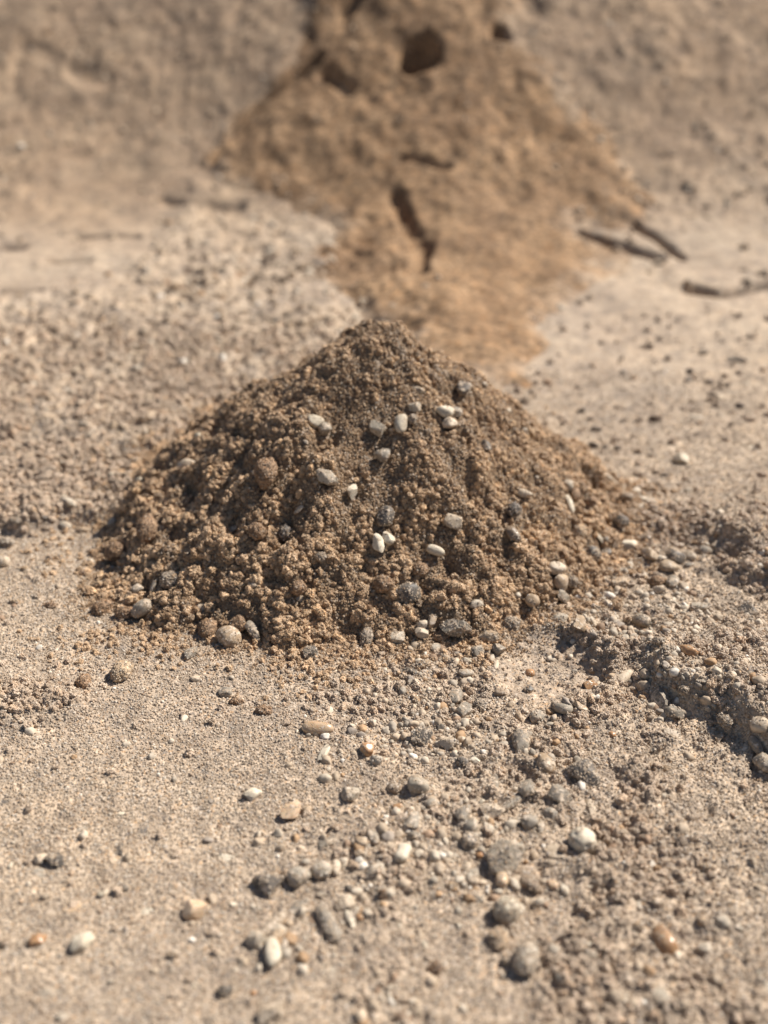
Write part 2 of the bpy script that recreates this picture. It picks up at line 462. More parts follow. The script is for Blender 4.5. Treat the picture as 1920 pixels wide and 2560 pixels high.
def scatter(name, P, S, Rt, T, kind, mat, nvar=5, parent=None, **props):
    """thousands of small grains: one point mesh whose vertices carry size, turn and tint; geometry nodes set a grain on each"""
    me = bpy.data.meshes.new(name)
    n = len(P)
    me.vertices.add(n); me.vertices.foreach_set('co', P.astype(np.float32).ravel())
    for nm, typ, arr, key in (('sca', 'FLOAT_VECTOR', S, 'vector'), ('rot', 'FLOAT_VECTOR', Rt, 'vector')):
        a = me.attributes.new(nm, typ, 'POINT'); a.data.foreach_set(key, arr.astype(np.float32).ravel())
    a = me.attributes.new('tint', 'FLOAT_COLOR', 'POINT')
    a.data.foreach_set('color', np.concatenate([T, np.ones((n, 1))], 1).astype(np.float32).ravel())
    a = me.attributes.new('pick', 'INT', 'POINT')
    a.data.foreach_set('value', np.random.default_rng(n).integers(0, nvar, n).astype(np.int32))
    me.materials.append(mat)
    o = link(name, me, parent, kind='stuff', **props)
    ng = bpy.data.node_groups.new(name, 'GeometryNodeTree')
    ng.interface.new_socket('Geometry', in_out='INPUT', socket_type='NodeSocketGeometry')
    ng.interface.new_socket('Geometry', in_out='OUTPUT', socket_type='NodeSocketGeometry')
    N, L = ng.nodes, ng.links
    gi = N.new('NodeGroupInput'); go = N.new('NodeGroupOutput')
    iop = N.new('GeometryNodeInstanceOnPoints')
    join = N.new('GeometryNodeJoinGeometry')
    def rough_ico(sub, amp, freq, seed, radius=1.0):
        ico = N.new('GeometryNodeMeshIcoSphere'); ico.inputs['Radius'].default_value = radius; ico.inputs['Subdivisions'].default_value = sub
        pos = N.new('GeometryNodeInputPosition')
        off = N.new('ShaderNodeVectorMath'); off.operation = 'ADD'; off.inputs[1].default_value = (seed * 7.3, seed * 3.1, -seed * 5.7)
        L.new(pos.outputs[0], off.inputs[0])
        tex = N.new('ShaderNodeTexNoise'); tex.inputs['Scale'].default_value = freq; tex.inputs['Detail'].default_value = 2.0
        L.new(off.outputs[0], tex.inputs['Vector'])
        sub_ = N.new('ShaderNodeVectorMath'); sub_.operation = 'SUBTRACT'; sub_.inputs[1].default_value = (.5, .5, .5)
        L.new(tex.outputs['Color'], sub_.inputs[0])
        sc_ = N.new('ShaderNodeVectorMath'); sc_.operation = 'SCALE'; sc_.inputs['Scale'].default_value = amp
        L.new(sub_.outputs[0], sc_.inputs[0])
        sp = N.new('GeometryNodeSetPosition')
        L.new(ico.outputs[0], sp.inputs['Geometry']); L.new(sc_.outputs[0], sp.inputs['Offset'])
        return sp.outputs[0]
    for v in range(nvar):
        if kind == 'grain':
            g = rough_ico(1, .9, 1.2, v + 1)
        elif kind == 'gravel':
            g = rough_ico(3, 1.0, .8, v + 1)
        elif kind == 'shard':
            g = rough_ico(2, 1.7, .9, v + 1)
        else:   # crumb: grains stuck together
            core = rough_ico(3, 1.9, 1.2, v + 1, .66)
            dist = N.new('GeometryNodeDistributePointsOnFaces'); dist.inputs['Density'].default_value = 17.0; dist.inputs['Seed'].default_value = v
            L.new(core, dist.inputs['Mesh'])
            grain = rough_ico(1, .8, 1.2, v + 11)
            iop2 = N.new('GeometryNodeInstanceOnPoints')
            rr = N.new('FunctionNodeRandomValue'); rr.data_type = 'FLOAT'
            rr.inputs[2].default_value = .12; rr.inputs[3].default_value = .27
            r2 = N.new('FunctionNodeRandomValue'); r2.data_type = 'FLOAT_VECTOR'; r2.inputs[1].default_value = (6, 6, 6)
            L.new(dist.outputs[0], iop2.inputs['Points']); L.new(grain, iop2.inputs['Instance'])
            L.new(rr.outputs[1], iop2.inputs['Scale']); L.new(r2.outputs[0], iop2.inputs['Rotation'])
            rl = N.new('GeometryNodeRealizeInstances'); L.new(iop2.outputs[0], rl.inputs[0])
            j2 = N.new('GeometryNodeJoinGeometry'); L.new(core, j2.inputs[0]); L.new(rl.outputs[0], j2.inputs[0])
            g = j2.outputs[0]
        if kind in ('gravel',):
            sm = N.new('GeometryNodeSetShadeSmooth'); L.new(g, sm.inputs[0]); g = sm.outputs[0]
        ms = N.new('GeometryNodeSetMaterial'); ms.inputs['Material'].default_value = mat
        L.new(g, ms.inputs[0])
        gti = N.new('GeometryNodeGeometryToInstance'); L.new(ms.outputs[0], gti.inputs[0])
        L.new(gti.outputs[0], join.inputs[0])
    L.new(gi.outputs[0], iop.inputs['Points'])
    L.new(join.outputs[0], iop.inputs['Instance'])
    iop.inputs['Pick Instance'].default_value = True
    for nm, dt, sock in (('pick', 'INT', 'Instance Index'), ('rot', 'FLOAT_VECTOR', 'Rotation'), ('sca', 'FLOAT_VECTOR', 'Scale')):
        na = N.new('GeometryNodeInputNamedAttribute'); na.data_type = dt; na.inputs['Name'].default_value = nm
        L.new(na.outputs[0], iop.inputs[sock])
    L.new(iop.outputs[0], go.inputs[0])
    mod = o.modifiers.new('scatter', 'NODES'); mod.node_group = ng
    return o

rng = np.random.default_rng(11)

# ------------------------------------------------------------------ ground (one sheet out to the horizon, the bank is part of it)
ys = [.12]
while ys[-1] < 1.75:
    y = ys[-1]; ys.append(y + min(.003, .00060 * max(1, (y / .34)) ** 2.1))
ys = np.array([-40, -12, -4, -1.5, -.6, -.2, -.05, .04, .09] + ys + [1.85, 2.0, 2.3, 2.8, 3.6, 5, 8, 14, 25, 50])
s = np.linspace(-1, 1, 801)
wid = np.interp(ys, [-40, .1, 1.75, 3], [.16, .16, .72, .75])
ext = np.array([1.04, 1.12, 1.3, 1.6, 2.2, 3.5, 6, 12, 30, 80])
s = np.concatenate([-ext[::-1], s, ext])
X = s[None, :] * wid[:, None]; Y = np.repeat(ys[:, None], len(s), 1)
Z = terrain(X, Y)
Z[mound_t(X, Y) < .9] -= .002
gm = grid_mesh('ground', X, Y, Z, M_GROUND)
so = gm.attributes.new('soil', 'FLOAT', 'POINT')
so.data.foreach_set('value', sst(.80, 1.0, Y + .03 * fbm(X, Y, .08, 3, 55)).astype(np.float32).ravel())
ground = link('ground', gm, kind='structure')

# ------------------------------------------------------------------ the mound
mound = bpy.data.objects.new('sand_mound', None); COL.objects.link(mound)
mound.empty_display_size = .02
mound.location = (MC[0], MC[1], 0)
mound['label'] = 'steep cone of damp brown crumbly sand heaped on the pale dry sand'
mound['category'] = 'sand mound'
A = np.linspace(0, 2 * math.pi, 900, endpoint=False)
T_ = np.linspace(0, 1.12, 260)[:, None]
RA = np.interp(A, _ang, _rad)[None, :]
X = MC[0] + np.cos(A)[None, :] * RA * T_; Y = MC[1] + np.sin(A)[None, :] * RA * T_
Z = mound_h(X, Y)
body = link('sand_body', grid_mesh('sand_body', X - MC[0], Y - MC[1], Z, M_DAMP_SHADED, True), mound)

def surf_points(n, box, dens, hf, r):
    """random points in a plan box, kept with probability dens(x, y)"""
    out = []
    while sum(len(o) for o in out) < n:
        p = np.stack([r.uniform(box[0], box[1], n), r.uniform(box[2], box[3], n)], 1)
        k = r.random(n) < dens(p[:, 0], p[:, 1])
        out.append(p[k])
    p = np.concatenate(out)[:n]
    return p, hf(p[:, 0], p[:, 1])

def sizes(r, n, lo, hi, pw):
    return lo + (hi - lo) * r.random(n) ** pw

def tints(r, n, palette, jit=.12):
    pal = np.array([p[1:] for p in palette]); w = np.array([p[0] for p in palette], float)
    c = pal[r.choice(len(pal), n, p=w / w.sum())]
    return c * (1 + jit * r.standard_normal((n, 1))).clip(.5, 1.5)

mb = (MC[0] - .16, MC[0] + .16, MC[1] - .16, MC[1] + .16)
smooth_patch = lambda x, y: sst(.034, .014, np.hypot(x + .006, (y - .400)) + .006 * fbm(x, y, .015, 2, 9))
# ------------------------------------------------------------------ tawny slump on the bank behind
xs = np.linspace(-.30, .42, 420); yy = np.linspace(.50, 1.75, 600)
X, Y = np.meshgrid(xs, yy)
Z = terrain(X, Y, False) + slump_h(X, Y)
sl = grid_mesh('sand_slump', X, Y, Z, M_SLUMP)
so = sl.attributes.new('soil', 'FLOAT', 'POINT')    # the slump's rim is mixed with the pale sand it ran over
rim = poly_inside(X + .016 * fbm(X, Y, .06, 3, 81), Y, SLUMP)
so.data.foreach_set('value', (sst(.018, -.02, rim + .018 * fbm(X, Y, .02, 3, 84)) * .85).astype(np.float32).ravel())
slump = link('sand_slump', sl,
             label="blurred tawny sand slump with a dark hole, on the bank behind the mound", category='sand slump')

# (photo x, photo y, long axis px, short axis px, tilt deg, shape, colour, label)
STONES = [
    (781, 1053, 48, 29, 8, 'round', 'white', 'bright white oval pebble above the pitted pale stone on the mound'),
    (812, 1070, 34, 33, 0, 'round', 'grey', 'rounded grey pebble just below and right of the bright white oval high on the mound'),
    (944, 1066, 41, 36, 0, 'angular', 'pale', 'blocky pale stone some way right of the bright white oval high on the mound'),
    (814, 1190, 54, 36, -30, 'angular', 'pale', 'tapered pale stone with a pitted face below the bright white oval high on the mound'),
    (958, 1135, 41, 34, 0, 'angular', 'grey', 'sizeable angular grey stone below the blocky pale stone on the upper mound'),
    (879, 1226, 36, 29, 70, 'angular', 'white', 'small bright white knob of stone above and left of the peppered dark pebble mid mound'),
    (759, 1103, 17, 14, 0, 'round', 'dgrey', 'rounded dark grey pebble above and left of the pitted pale stone on the mound'),
    (667, 1175, 68, 58, 85, 'clump', 'damp', 'large sand-crusted lump left of the pitted pale stone on the mound'),
    (749, 1274, 30, 17, 25, 'chip', 'cream', 'thin cream flake below and left of the pitted pale stone on the mound'),
    (964, 1286, 41, 39, 80, 'round', 'speck', 'dark grey pebble peppered with pale grains some way left of the knobbly cream stone'),
    (966, 1339, 39, 30, -40, 'angular', 'white', 'bright white angular stone just below the peppered dark pebble mid mound'),
    (944, 1361, 51, 27, -60, 'angular', 'white', 'rough mottled white stone below the peppered dark pebble mid mound'),
    (719, 1329, 40, 39, 0, 'clump', 'speck', "sizeable rough dark sand-peppered lump some way below the large lump on the mound's left shoulder"),
    (373, 1324, 63, 54, 80, 'clump', 'damp', "biggest dark crusted clod some way above the pale oval at the mound's lower left toe"),
    (472, 1160, 46, 27, 0, 'round', 'cream', "blurred cream pebble some way left of the large lump on the mound's left shoulder"),
    (361, 1520, 51, 35, 8, 'round', 'pale', 'smooth pale oval pebble some way above the big lone tan clod'),
    (506, 1518, 46, 22, -5, 'flat', 'cream', 'sizeable flat cream stone above-left of the big round tan pebble'),
    (315, 1534, 58, 39, 5, 'clump', 'damp', 'sizeable rough damp brown clod above the big lone tan clod'),
    (257, 1522, 46, 41, 50, 'clump', 'damp', "sizeable rough damp brown clod left of the pale oval at the mound's lower left toe"),
    (523, 1570, 53, 43, 80, 'clump', 'damp', 'round sand-crusted clod just above and left of the big round tan pebble'),
    (571, 1595, 59, 52, 0, 'round', 'tan', 'big round tan pebble dusted with sand some way right of the big lone tan clod'),
    (595, 1555, 43, 41, 60, 'clump', 'damp', 'sizeable rough damp brown clod just above and right of the big round tan pebble'),
    (636, 1570, 57, 27, -60, 'angular', 'grey', 'tilted grey stone wedged in the toe of the mound'),
    (479, 1633, 44, 27, 65, 'angular', 'grey', 'upright sandy stone casting a dark shadow to its left'),
    (778, 1633, 41, 35, 0, 'angular', 'speck', "dark flint dusted with grains at the mound's foot"),
    (916, 1594, 48, 35, 80, 'clump', 'grey', "sizeable rough grey lump right of the dark flint at the mound's foot"),
    (344, 1471, 30, 23, 10, 'round', 'pale', "rounded pale grey pebble just above the pale oval at the mound's lower left toe"),
    (390, 1464, 36, 18, 45, 'angular', 'grey', "sizeable angular grey stone below the big dark clod at the mound's left edge"),
    (752, 1498, 30, 16, 5, 'flat', 'cream', "flat cream stone set in the sand above the dark flint at the mound's foot"),
    (636, 1461, 15, 13, 0, 'round', 'cream', 'small rounded cream pebble above and right of the big round tan pebble'),
    (578, 1324, 36, 15, 22, 'flat', 'grey', 'sizeable flat grey stone set in the sand some way above the big round tan pebble'),
    (431, 1450, 54, 43, 0, 'clump', 'grey', "sizeable rough grey lump some way above the upright sandy stone by the mound's toe"),
    (296, 1377, 54, 41, 10, 'clump', 'damp', "sizeable rough damp brown clod below-left of the big dark clod at the mound's left edge"),
    (498, 1091, 17, 15, 0, 'round', 'white', "rounded white pebble above the cream pebble on the mound's blurred left flank"),
    (744, 1464, 42, 38, 0, 'clump', 'damp', "sizeable rough damp brown clod some way above the dark flint at the mound's foot"),
    (641, 1324, 44, 39, 20, 'clump', 'damp', "sizeable rough damp brown clod some way below the large lump on the mound's left shoulder"),
    (802, 1387, 30, 24, 0, 'clump', 'grey', 'rough grey lump some way below and left of the peppered dark pebble mid mound'),
    (286, 1305, 25, 22, 0, 'angular', 'pale', "angular pale grey stone left of the big dark clod at the mound's left edge"),
    (1002, 1058, 41, 32, 80, 'round', 'white', 'rounded white stone just right of the blocky pale stone on the upper mound'),
    (1043, 972, 33, 20, -5, 'angular', 'pale', 'angular pale grey stone above and left of the plump white stone'),
    (1036, 1016, 32, 24, 10, 'angular', 'pale', 'angular pale grey stone left of the plump white stone'),
    (1032, 1047, 26, 24, 0, 'clump', 'grey', 'rough grey lump left of the plump white stone'),
    (1106, 1029, 44, 31, -10, 'round', 'white', "plump white stone below and left of the dark slab near the mound's top right"),
    (1138, 1034, 30, 28, 0, 'angular', 'grey', 'flat-faced grey stone just right of the plump white stone'),
    (1121, 1059, 37, 31, 0, 'round', 'cream', 'sizeable rounded cream pebble just below and right of the plump white stone'),
    (1267, 1025, 15, 14, 0, 'angular', 'white', 'tiny bright white speck of stone some way right of the plump white stone'),
    (1208, 1111, 30, 23, -30, 'angular', 'dgrey', 'dark flint fleck below and right of the plump white stone'),
    (1156, 972, 43, 35, 70, 'angular', 'dgrey', 'dark slab crusted with sand above and right of the plump white stone'),
    (1307, 1075, 14, 13, 0, 'round', 'grey', 'small rounded grey pebble some way right of the plump white stone'),
    (1206, 962, 19, 17, 0, 'round', 'grey', "rounded grey pebble just right of the dark slab near the mound's top right"),
    (1138, 1300, 50, 34, -28, 'angular', 'cream', 'knobbly cream stone above and right of the smooth white oval low on the mound'),
    (1087, 1372, 44, 24, -15, 'long', 'white', 'smooth white oval pebble below and left of the knobbly cream stone'),
    (1280, 1276, 40, 39, 0, 'clump', 'speck', 'sizeable rough dark sand-peppered lump left of the slender white sliver on the right flank'),
    (1277, 1334, 41, 28, -45, 'round', 'brown', 'sizeable rounded brown pebble right of the knobbly cream stone'),
    (1318, 1351, 19, 13, 75, 'flat', 'cream', 'flat cream stone set in the sand some way right of the knobbly cream stone'),
    (1309, 1233, 38, 19, 0, 'round', 'cream', 'sizeable rounded cream pebble left of the slender white sliver on the right flank'),
    (1416, 1213, 26, 24, 0, 'round', 'pale', 'rounded pale grey pebble just above the slender white sliver on the right flank'),
    (1434, 1235, 34, 25, 70, 'clump', 'damp', 'rough damp brown clod some way left of the curled tan crust flake'),
    (1418, 1259, 42, 19, -62, 'long', 'white', 'slender white stone sliver some way left of the curled tan crust flake'),
    (1471, 1254, 30, 29, 0, 'clump', 'damp', 'rough damp brown clod just right of the slender white sliver on the right flank'),
    (1563, 1247, 35, 34, 0, 'round', 'brown', 'sizeable rounded brown pebble just below and left of the curled tan crust flake'),
    (1338, 1193, 15, 15, 0, 'round', 'dgrey', 'small rounded dark grey pebble some way above and right of the knobbly cream stone'),
    (1014, 1479, 54, 48, 30, 'round', 'speck', 'large dark grey pebble sprinkled with pale grains some way below-left of the knobbly cream stone'),
    (1047, 1421, 40, 34, 0, 'clump', 'damp', 'sizeable rough damp brown clod just above and right of the large dark pebble'),
    (960, 1455, 51, 43, 0, 'clump', 'damp', 'sizeable rough damp brown clod just above and left of the large dark pebble'),
    (1442, 1331, 38, 35, 60, 'clump', 'tan', 'sizeable rough tan clod below the slender white sliver on the right flank'),
    (1500, 1345, 28, 11, -40, 'chip', 'white', 'thin white flake left of the blocky spotted white stone'),
    (1513, 1347, 15, 14, 0, 'round', 'grey', 'small rounded grey pebble just left of the blocky spotted white stone'),
    (1474, 1377, 42, 37, 0, 'round', 'speck', 'sizeable rounded dark sand-peppered pebble left of the blocky spotted white stone'),
    (1516, 1385, 34, 30, 0, 'round', 'dgrey', 'rounded dark grey pebble just left of the blocky spotted white stone'),
    (1578, 1364, 43, 30, -12, 'angular', 'white', 'blocky white stone with small dark spots left of the thin edge-on slab'),
    (1614, 1348, 34, 23, 5, 'round', 'brown', 'smooth dark brown pebble just above and right of the blocky spotted white stone'),
    (1651, 1366, 63, 12, -14, 'chip', 'cream', 'thin pale slab standing on edge right of the blocky spotted white stone'),
    (1623, 1390, 42, 35, -60, 'round', 'tan', 'sizeable rounded tan pebble just below and left of the thin edge-on slab'),
    (1655, 1397, 28, 17, 0, 'round', 'pale', 'rounded pale grey pebble just below the thin edge-on slab'),
    (1689, 1395, 41, 37, -40, 'round', 'dgrey', 'sizeable rounded dark grey pebble just below and right of the thin edge-on slab'),
    (1673, 1418, 46, 34, -10, 'round', 'tan', 'sizeable rounded tan pebble just below and right of the thin edge-on slab'),
    (1387, 1416, 44, 31, 8, 'round', 'cream', 'sizeable rounded cream pebble some way below the slender white sliver on the right flank'),
    (1394, 1450, 40, 39, 0, 'round', 'tan', 'sizeable rounded tan pebble some way left of the long tan stone right of the mound'),
    (1425, 1450, 29, 27, 0, 'clump', 'grey', 'rough grey lump left of the long tan stone right of the mound'),
    (1399, 1488, 47, 27, -18, 'angular', 'pale', 'speckled pale wedge-shaped stone some way left of the long tan stone right of the mound'),
    (1326, 1496, 37, 31, 0, 'round', 'tan', 'sizeable rounded tan pebble some way below the slender white sliver on the right flank'),
    (1291, 1486, 17, 17, 0, 'round', 'pale', 'rounded pale grey pebble some way below and right of the knobbly cream stone'),
    (1551, 1458, 68, 29, 5, 'angular', 'tan', 'long tan boulder-like stone below the blocky spotted white stone'),
    (1483, 1472, 35, 15, 8, 'flat', 'cream', 'sizeable flat cream stone just left of the long tan stone right of the mound'),
    (1644, 1457, 40, 30, 0, 'clump', 'damp', 'sizeable rough damp brown clod above and left of the leaning pair of white slabs'),
    (1679, 1457, 33, 31, 60, 'angular', 'grey', 'squarish grey stone with dark stripes just above the leaning pair of white slabs'),
    (1650, 1474, 29, 20, 0, 'round', 'cream', 'rounded cream pebble above and left of the leaning pair of white slabs'),
    (1509, 1510, 32, 17, -8, 'flat', 'pale', 'flat pale grey stone set in the sand some way above the cream finger-shaped pebble'),
    (1404, 1549, 41, 32, 10, 'round', 'pale', 'sizeable rounded pale grey pebble some way above and left of the ridged amber stone'),
    (1449, 1562, 41, 31, 75, 'angular', 'tan', 'sizeable angular tan stone below and left of the long tan stone right of the mound'),
    (1604, 1553, 40, 32, -35, 'round', 'grey', 'sizeable rounded grey pebble left of the leaning pair of white slabs'),
    (1189, 1508, 35, 23, 10, 'round', 'pale', 'sizeable rounded pale grey pebble some way right of the large dark pebble'),
    (1142, 1565, 78, 41, -5, 'angular', 'grey', 'large elongated grey stone half sunk in damp sand'),
    (1058, 1558, 30, 20, -10, 'round', 'cream', "rounded cream pebble left of the large grey stone at the mound's front foot"),
    (1080, 1546, 29, 21, 80, 'angular', 'tan', "angular tan stone just left of the large grey stone at the mound's front foot"),
    (1056, 1580, 38, 29, 0, 'angular', 'cream', "sizeable angular cream stone left of the large grey stone at the mound's front foot"),
    (1103, 1589, 40, 34, 0, 'clump', 'damp', 'sizeable rough damp brown clod below and right of the large dark pebble'),
    (1278, 1562, 44, 38, 0, 'clump', 'grey', "sizeable rough grey lump right of the large grey stone at the mound's front foot"),
    (996, 1592, 44, 36, -10, 'flat', 'pale', 'flat pale rough-faced stone below the large dark pebble'),
    (1218, 1590, 54, 28, -10, 'angular', 'tan', "sizeable angular tan stone right of the large grey stone at the mound's front foot"),
    (1248, 1622, 35, 32, 0, 'angular', 'grey', 'sizeable angular grey stone some way above and right of the smooth tan-grey disc'),
    (1086, 1623, 30, 25, 0, 'round', 'pale', 'rounded pale grey pebble above and left of the smooth tan-grey disc'),
    (1141, 1655, 24, 14, 75, 'long', 'cream', 'slender cream pebble above the smooth tan-grey disc'),
    (1174, 1651, 15, 15, 0, 'angular', 'white', "small angular white stone below the large grey stone at the mound's front foot"),
    (1240, 1663, 30, 14, 80, 'long', 'cream', 'slender cream pebble above and right of the smooth tan-grey disc'),
    (1198, 1629, 40, 28, 20, 'angular', 'grey', 'sizeable angular grey stone above and right of the smooth tan-grey disc'),
    (304, 1681, 53, 50, 80, 'clump', 'sand', 'large crusty tan sand clod sitting alone some way left of the big round tan pebble'),
    (208, 1706, 34, 32, 60, 'clump', 'damp', 'rough damp brown clod left of the big lone tan clod'),
    (336, 1740, 32, 19, 60, 'flat', 'pale', 'flat pale grey stone just below-right of the big lone tan clod'),
    (293, 1622, 26, 18, 70, 'flat', 'pale', 'flat pale grey stone set in the sand just above the big lone tan clod'),
    (398, 1630, 32, 19, 50, 'flat', 'grey', 'flat grey stone set in the sand above and right of the big lone tan clod'),
    (561, 1732, 35, 24, 5, 'round', 'grey', 'smooth grey pebble half out of the dry sand'),
    (123, 1515, 33, 16, -5, 'clump', 'damp', 'rough damp brown clod some way above and left of the big lone tan clod'),
    (660, 1776, 41, 24, -8, 'clump', 'damp', 'sizeable rough damp brown clod left of the honey-coloured bean-shaped pebble'),
    (591, 1755, 35, 18, 0, 'clump', 'damp', 'sizeable rough damp brown clod some way below the big round tan pebble'),
    (17, 2006, 51, 24, 12, 'flat', 'dgrey', 'dark flat flake pressed into the sand at the left edge'),
    (277, 1957, 33, 22, 30, 'flat', 'grey', 'flat grey stone set in the sand some way below the big lone tan clod'),
    (346, 1964, 17, 15, 60, 'flat', 'white', 'flat white stone set in the sand some way below the big lone tan clod'),
    (632, 1985, 39, 35, 60, 'angular', 'white', 'rough chalky white stone above and left of the amber wedge'),
    (585, 2024, 35, 12, 2, 'chip', 'white', 'sizeable thin white flake just below and left of the rough chalky stone'),
    (210, 2071, 40, 18, 28, 'flat', 'pale', 'sizeable flat pale grey stone set in the sand some way above the half-buried amber-cream stone'),
    (303, 2035, 18, 11, 20, 'angular', 'white', 'angular white stone some way above and right of the dark three-cornered stone'),
    (354, 2078, 39, 24, 75, 'flat', 'dgrey', 'dark flat flake with a pale stripe some way above the rough flat white stone'),
    (275, 2059, 22, 17, 40, 'flat', 'brown', 'flat brown stone some way above-right of the dark three-cornered stone'),
    (93, 1757, 33, 25, 0, 'flat', 'grey', 'flat grey stone set in the sand some way left of the big lone tan clod'),
    (316, 1909, 26, 9, 30, 'chip', 'white', 'thin white flake some way below the big lone tan clod'),
    (488, 1698, 24, 15, 0, 'round', 'cream', "rounded cream pebble just below the upright sandy stone by the mound's toe"),
    (794, 1822, 73, 33, -5, 'long', 'amber', 'glossy honey-coloured bean-shaped pebble just above the rough white oblong'),
    (920, 1875, 38, 35, 10, 'round', 'honey', 'shiny amber-brown round pebble right of the rough white oblong'),
    (943, 1902, 35, 25, 0, 'round', 'pale', 'sizeable rounded pale grey pebble just below and right of the shiny amber pebble'),
    (1049, 1842, 60, 47, -10, 'angular', 'speck', 'large dark stone crusted with sand grains above the large round pale pebble'),
    (1126, 1862, 51, 34, -20, 'angular', 'cream', 'sizeable angular cream stone right of the large dark crusted stone'),
    (1097, 1879, 27, 14, 0, 'round', 'tan', 'rounded tan pebble just below and right of the large dark crusted stone'),
    (1153, 1852, 24, 20, 0, 'round', 'tan', 'rounded tan pebble right of the large dark crusted stone'),
    (1137, 1744, 42, 35, 65, 'round', 'grey', 'smooth grey-tan disc-like pebble above and right of the large dark crusted stone'),
    (1160, 1780, 41, 39, 30, 'angular', 'grey', 'sizeable angular grey stone just below and right of the smooth tan-grey disc'),
    (1163, 1685, 39, 23, 4, 'round', 'pale', 'sizeable rounded pale grey pebble just above and right of the smooth tan-grey disc'),
    (971, 1696, 16, 14, 60, 'angular', 'cream', 'tiny cream cube-like stone some way above and left of the large dark crusted stone'),
    (1026, 1681, 44, 19, -18, 'angular', 'dgrey', 'dark plate-like stone jutting from the sand above and left of the smooth tan-grey disc'),
    (1060, 1662, 39, 24, 10, 'clump', 'tan', 'sizeable rough tan clod above and left of the smooth tan-grey disc'),
    (1005, 1729, 21, 19, 80, 'round', 'grey', 'rounded grey pebble above the large dark crusted stone'),
    (1040, 1751, 20, 18, 80, 'clump', 'tan', 'rough tan clod above the large dark crusted stone'),
    (974, 1755, 16, 13, 80, 'round', 'grey', 'rounded grey pebble above and left of the large dark crusted stone'),
    (1096, 1726, 14, 12, 0, 'round', 'cream', 'small rounded cream pebble just above and left of the smooth tan-grey disc'),
    (979, 1774, 16, 13, 0, 'round', 'tan', 'rounded tan pebble above and left of the large dark crusted stone'),
    (810, 1883, 45, 22, 62, 'angular', 'white', 'rough white oblong stone just below the honey-coloured bean-shaped pebble'),
    (781, 1777, 16, 16, 0, 'round', 'tan', 'rounded tan pebble just above the honey-coloured bean-shaped pebble'),
    (825, 1774, 26, 15, 75, 'chip', 'white', 'thin white flake just above and right of the honey-coloured bean-shaped pebble'),
    (842, 1737, 18, 17, 0, 'round', 'grey', 'rounded grey pebble above and right of the honey-coloured bean-shaped pebble'),
    (700, 1683, 26, 19, 0, 'flat', 'pale', "flat pale grey stone below-left of the dark flint at the mound's foot"),
    (876, 1667, 19, 13, 0, 'flat', 'pale', 'flat pale grey stone set in the sand some way above the shiny amber pebble'),
    (992, 1938, 26, 20, -10, 'flat', 'pale', 'flat pale grey stone set in the sand below and right of the shiny amber pebble'),
    (1039, 1921, 43, 19, 20, 'flat', 'grey', 'sizeable flat grey stone set in the sand just above the large round pale pebble'),
    (982, 1972, 36, 26, -12, 'round', 'brown', 'smooth brown half-buried pebble just left of the large round pale pebble'),
    (1046, 1964, 50, 50, 0, 'round', 'pale', 'large smooth round pale grey pebble below the large dark crusted stone'),
    (870, 1987, 49, 41, 50, 'angular', 'pale', 'sizeable angular pale grey stone below and right of the rough white oblong'),
    (799, 1926, 24, 22, 60, 'flat', 'pale', 'flat pale grey stone set in the sand just below the rough white oblong'),
    (840, 1942, 22, 14, 0, 'round', 'pale', 'rounded pale grey pebble just below and right of the rough white oblong'),
    (731, 2027, 53, 41, 65, 'angular', 'amber', 'wedge-shaped pinkish amber stone with a dark shadowed side'),
    (768, 2025, 22, 20, 0, 'round', 'tan', 'rounded tan pebble just right of the amber wedge'),
    (995, 2021, 24, 23, 0, 'round', 'honey', 'rounded amber-brown pebble below and left of the large round pale pebble'),
    (1030, 2053, 40, 35, 70, 'angular', 'grey', 'faceted grey stone above the white bone-shaped stone'),
    (1077, 2008, 29, 25, 60, 'round', 'grey', 'rounded grey pebble just below and right of the large round pale pebble'),
    (886, 2032, 24, 21, 70, 'flat', 'pale', 'flat pale grey stone set in the sand some way right of the amber wedge'),
    (1156, 1907, 30, 29, 0, 'clump', 'speck', 'rough dark sand-peppered lump above and right of the large round pale pebble'),
    (1189, 1902, 22, 18, 0, 'angular', 'white', 'angular white stone below and left of the pyramid-shaped grey stone'),
    (1234, 1957, 55, 26, 80, 'angular', 'grey', 'sizeable angular grey stone just above and left of the long grey splinter'),
    (1202, 1765, 38, 33, 80, 'clump', 'grey', 'sizeable rough grey lump just right of the smooth tan-grey disc'),
    (1251, 1732, 29, 22, 0, 'round', 'brown', 'rounded brown pebble above and left of the blocky pale stone right of centre'),
    (1279, 1763, 22, 20, 0, 'round', 'tan', 'rounded tan pebble just above and left of the blocky pale stone right of centre'),
    (1159, 2038, 48, 41, 70, 'angular', 'grey', 'glossy lumpy grey stone just left of the large faceted cream stone'),
    (1227, 2033, 64, 46, 0, 'angular', 'cream', 'large faceted cream and grey stone just below and left of the long grey splinter'),
    (1180, 2067, 35, 35, 40, 'round', 'pale', 'sizeable rounded pale grey pebble just below and left of the large faceted cream stone'),
    (1204, 2004, 17, 12, 60, 'angular', 'white', 'angular white stone just above and left of the large faceted cream stone'),
    (1171, 1976, 17, 15, 80, 'round', 'pale', 'rounded pale grey pebble above and left of the large faceted cream stone'),
    (1306, 1853, 56, 49, 75, 'angular', 'grey', 'pyramid-shaped grey stone below and left of the blocky pale stone right of centre'),
    (1340, 1791, 45, 37, 0, 'angular', 'pale', 'blocky pale stone with a glossy face above and right of the pyramid-shaped grey stone'),
    (1405, 1770, 51, 28, -32, 'long', 'pale', 'sand-dusted pale oval stone just right of the blocky pale stone right of centre'),
    (1443, 1761, 48, 23, -40, 'angular', 'tan', 'slanting tan stone just below and left of the ridged amber stone'),
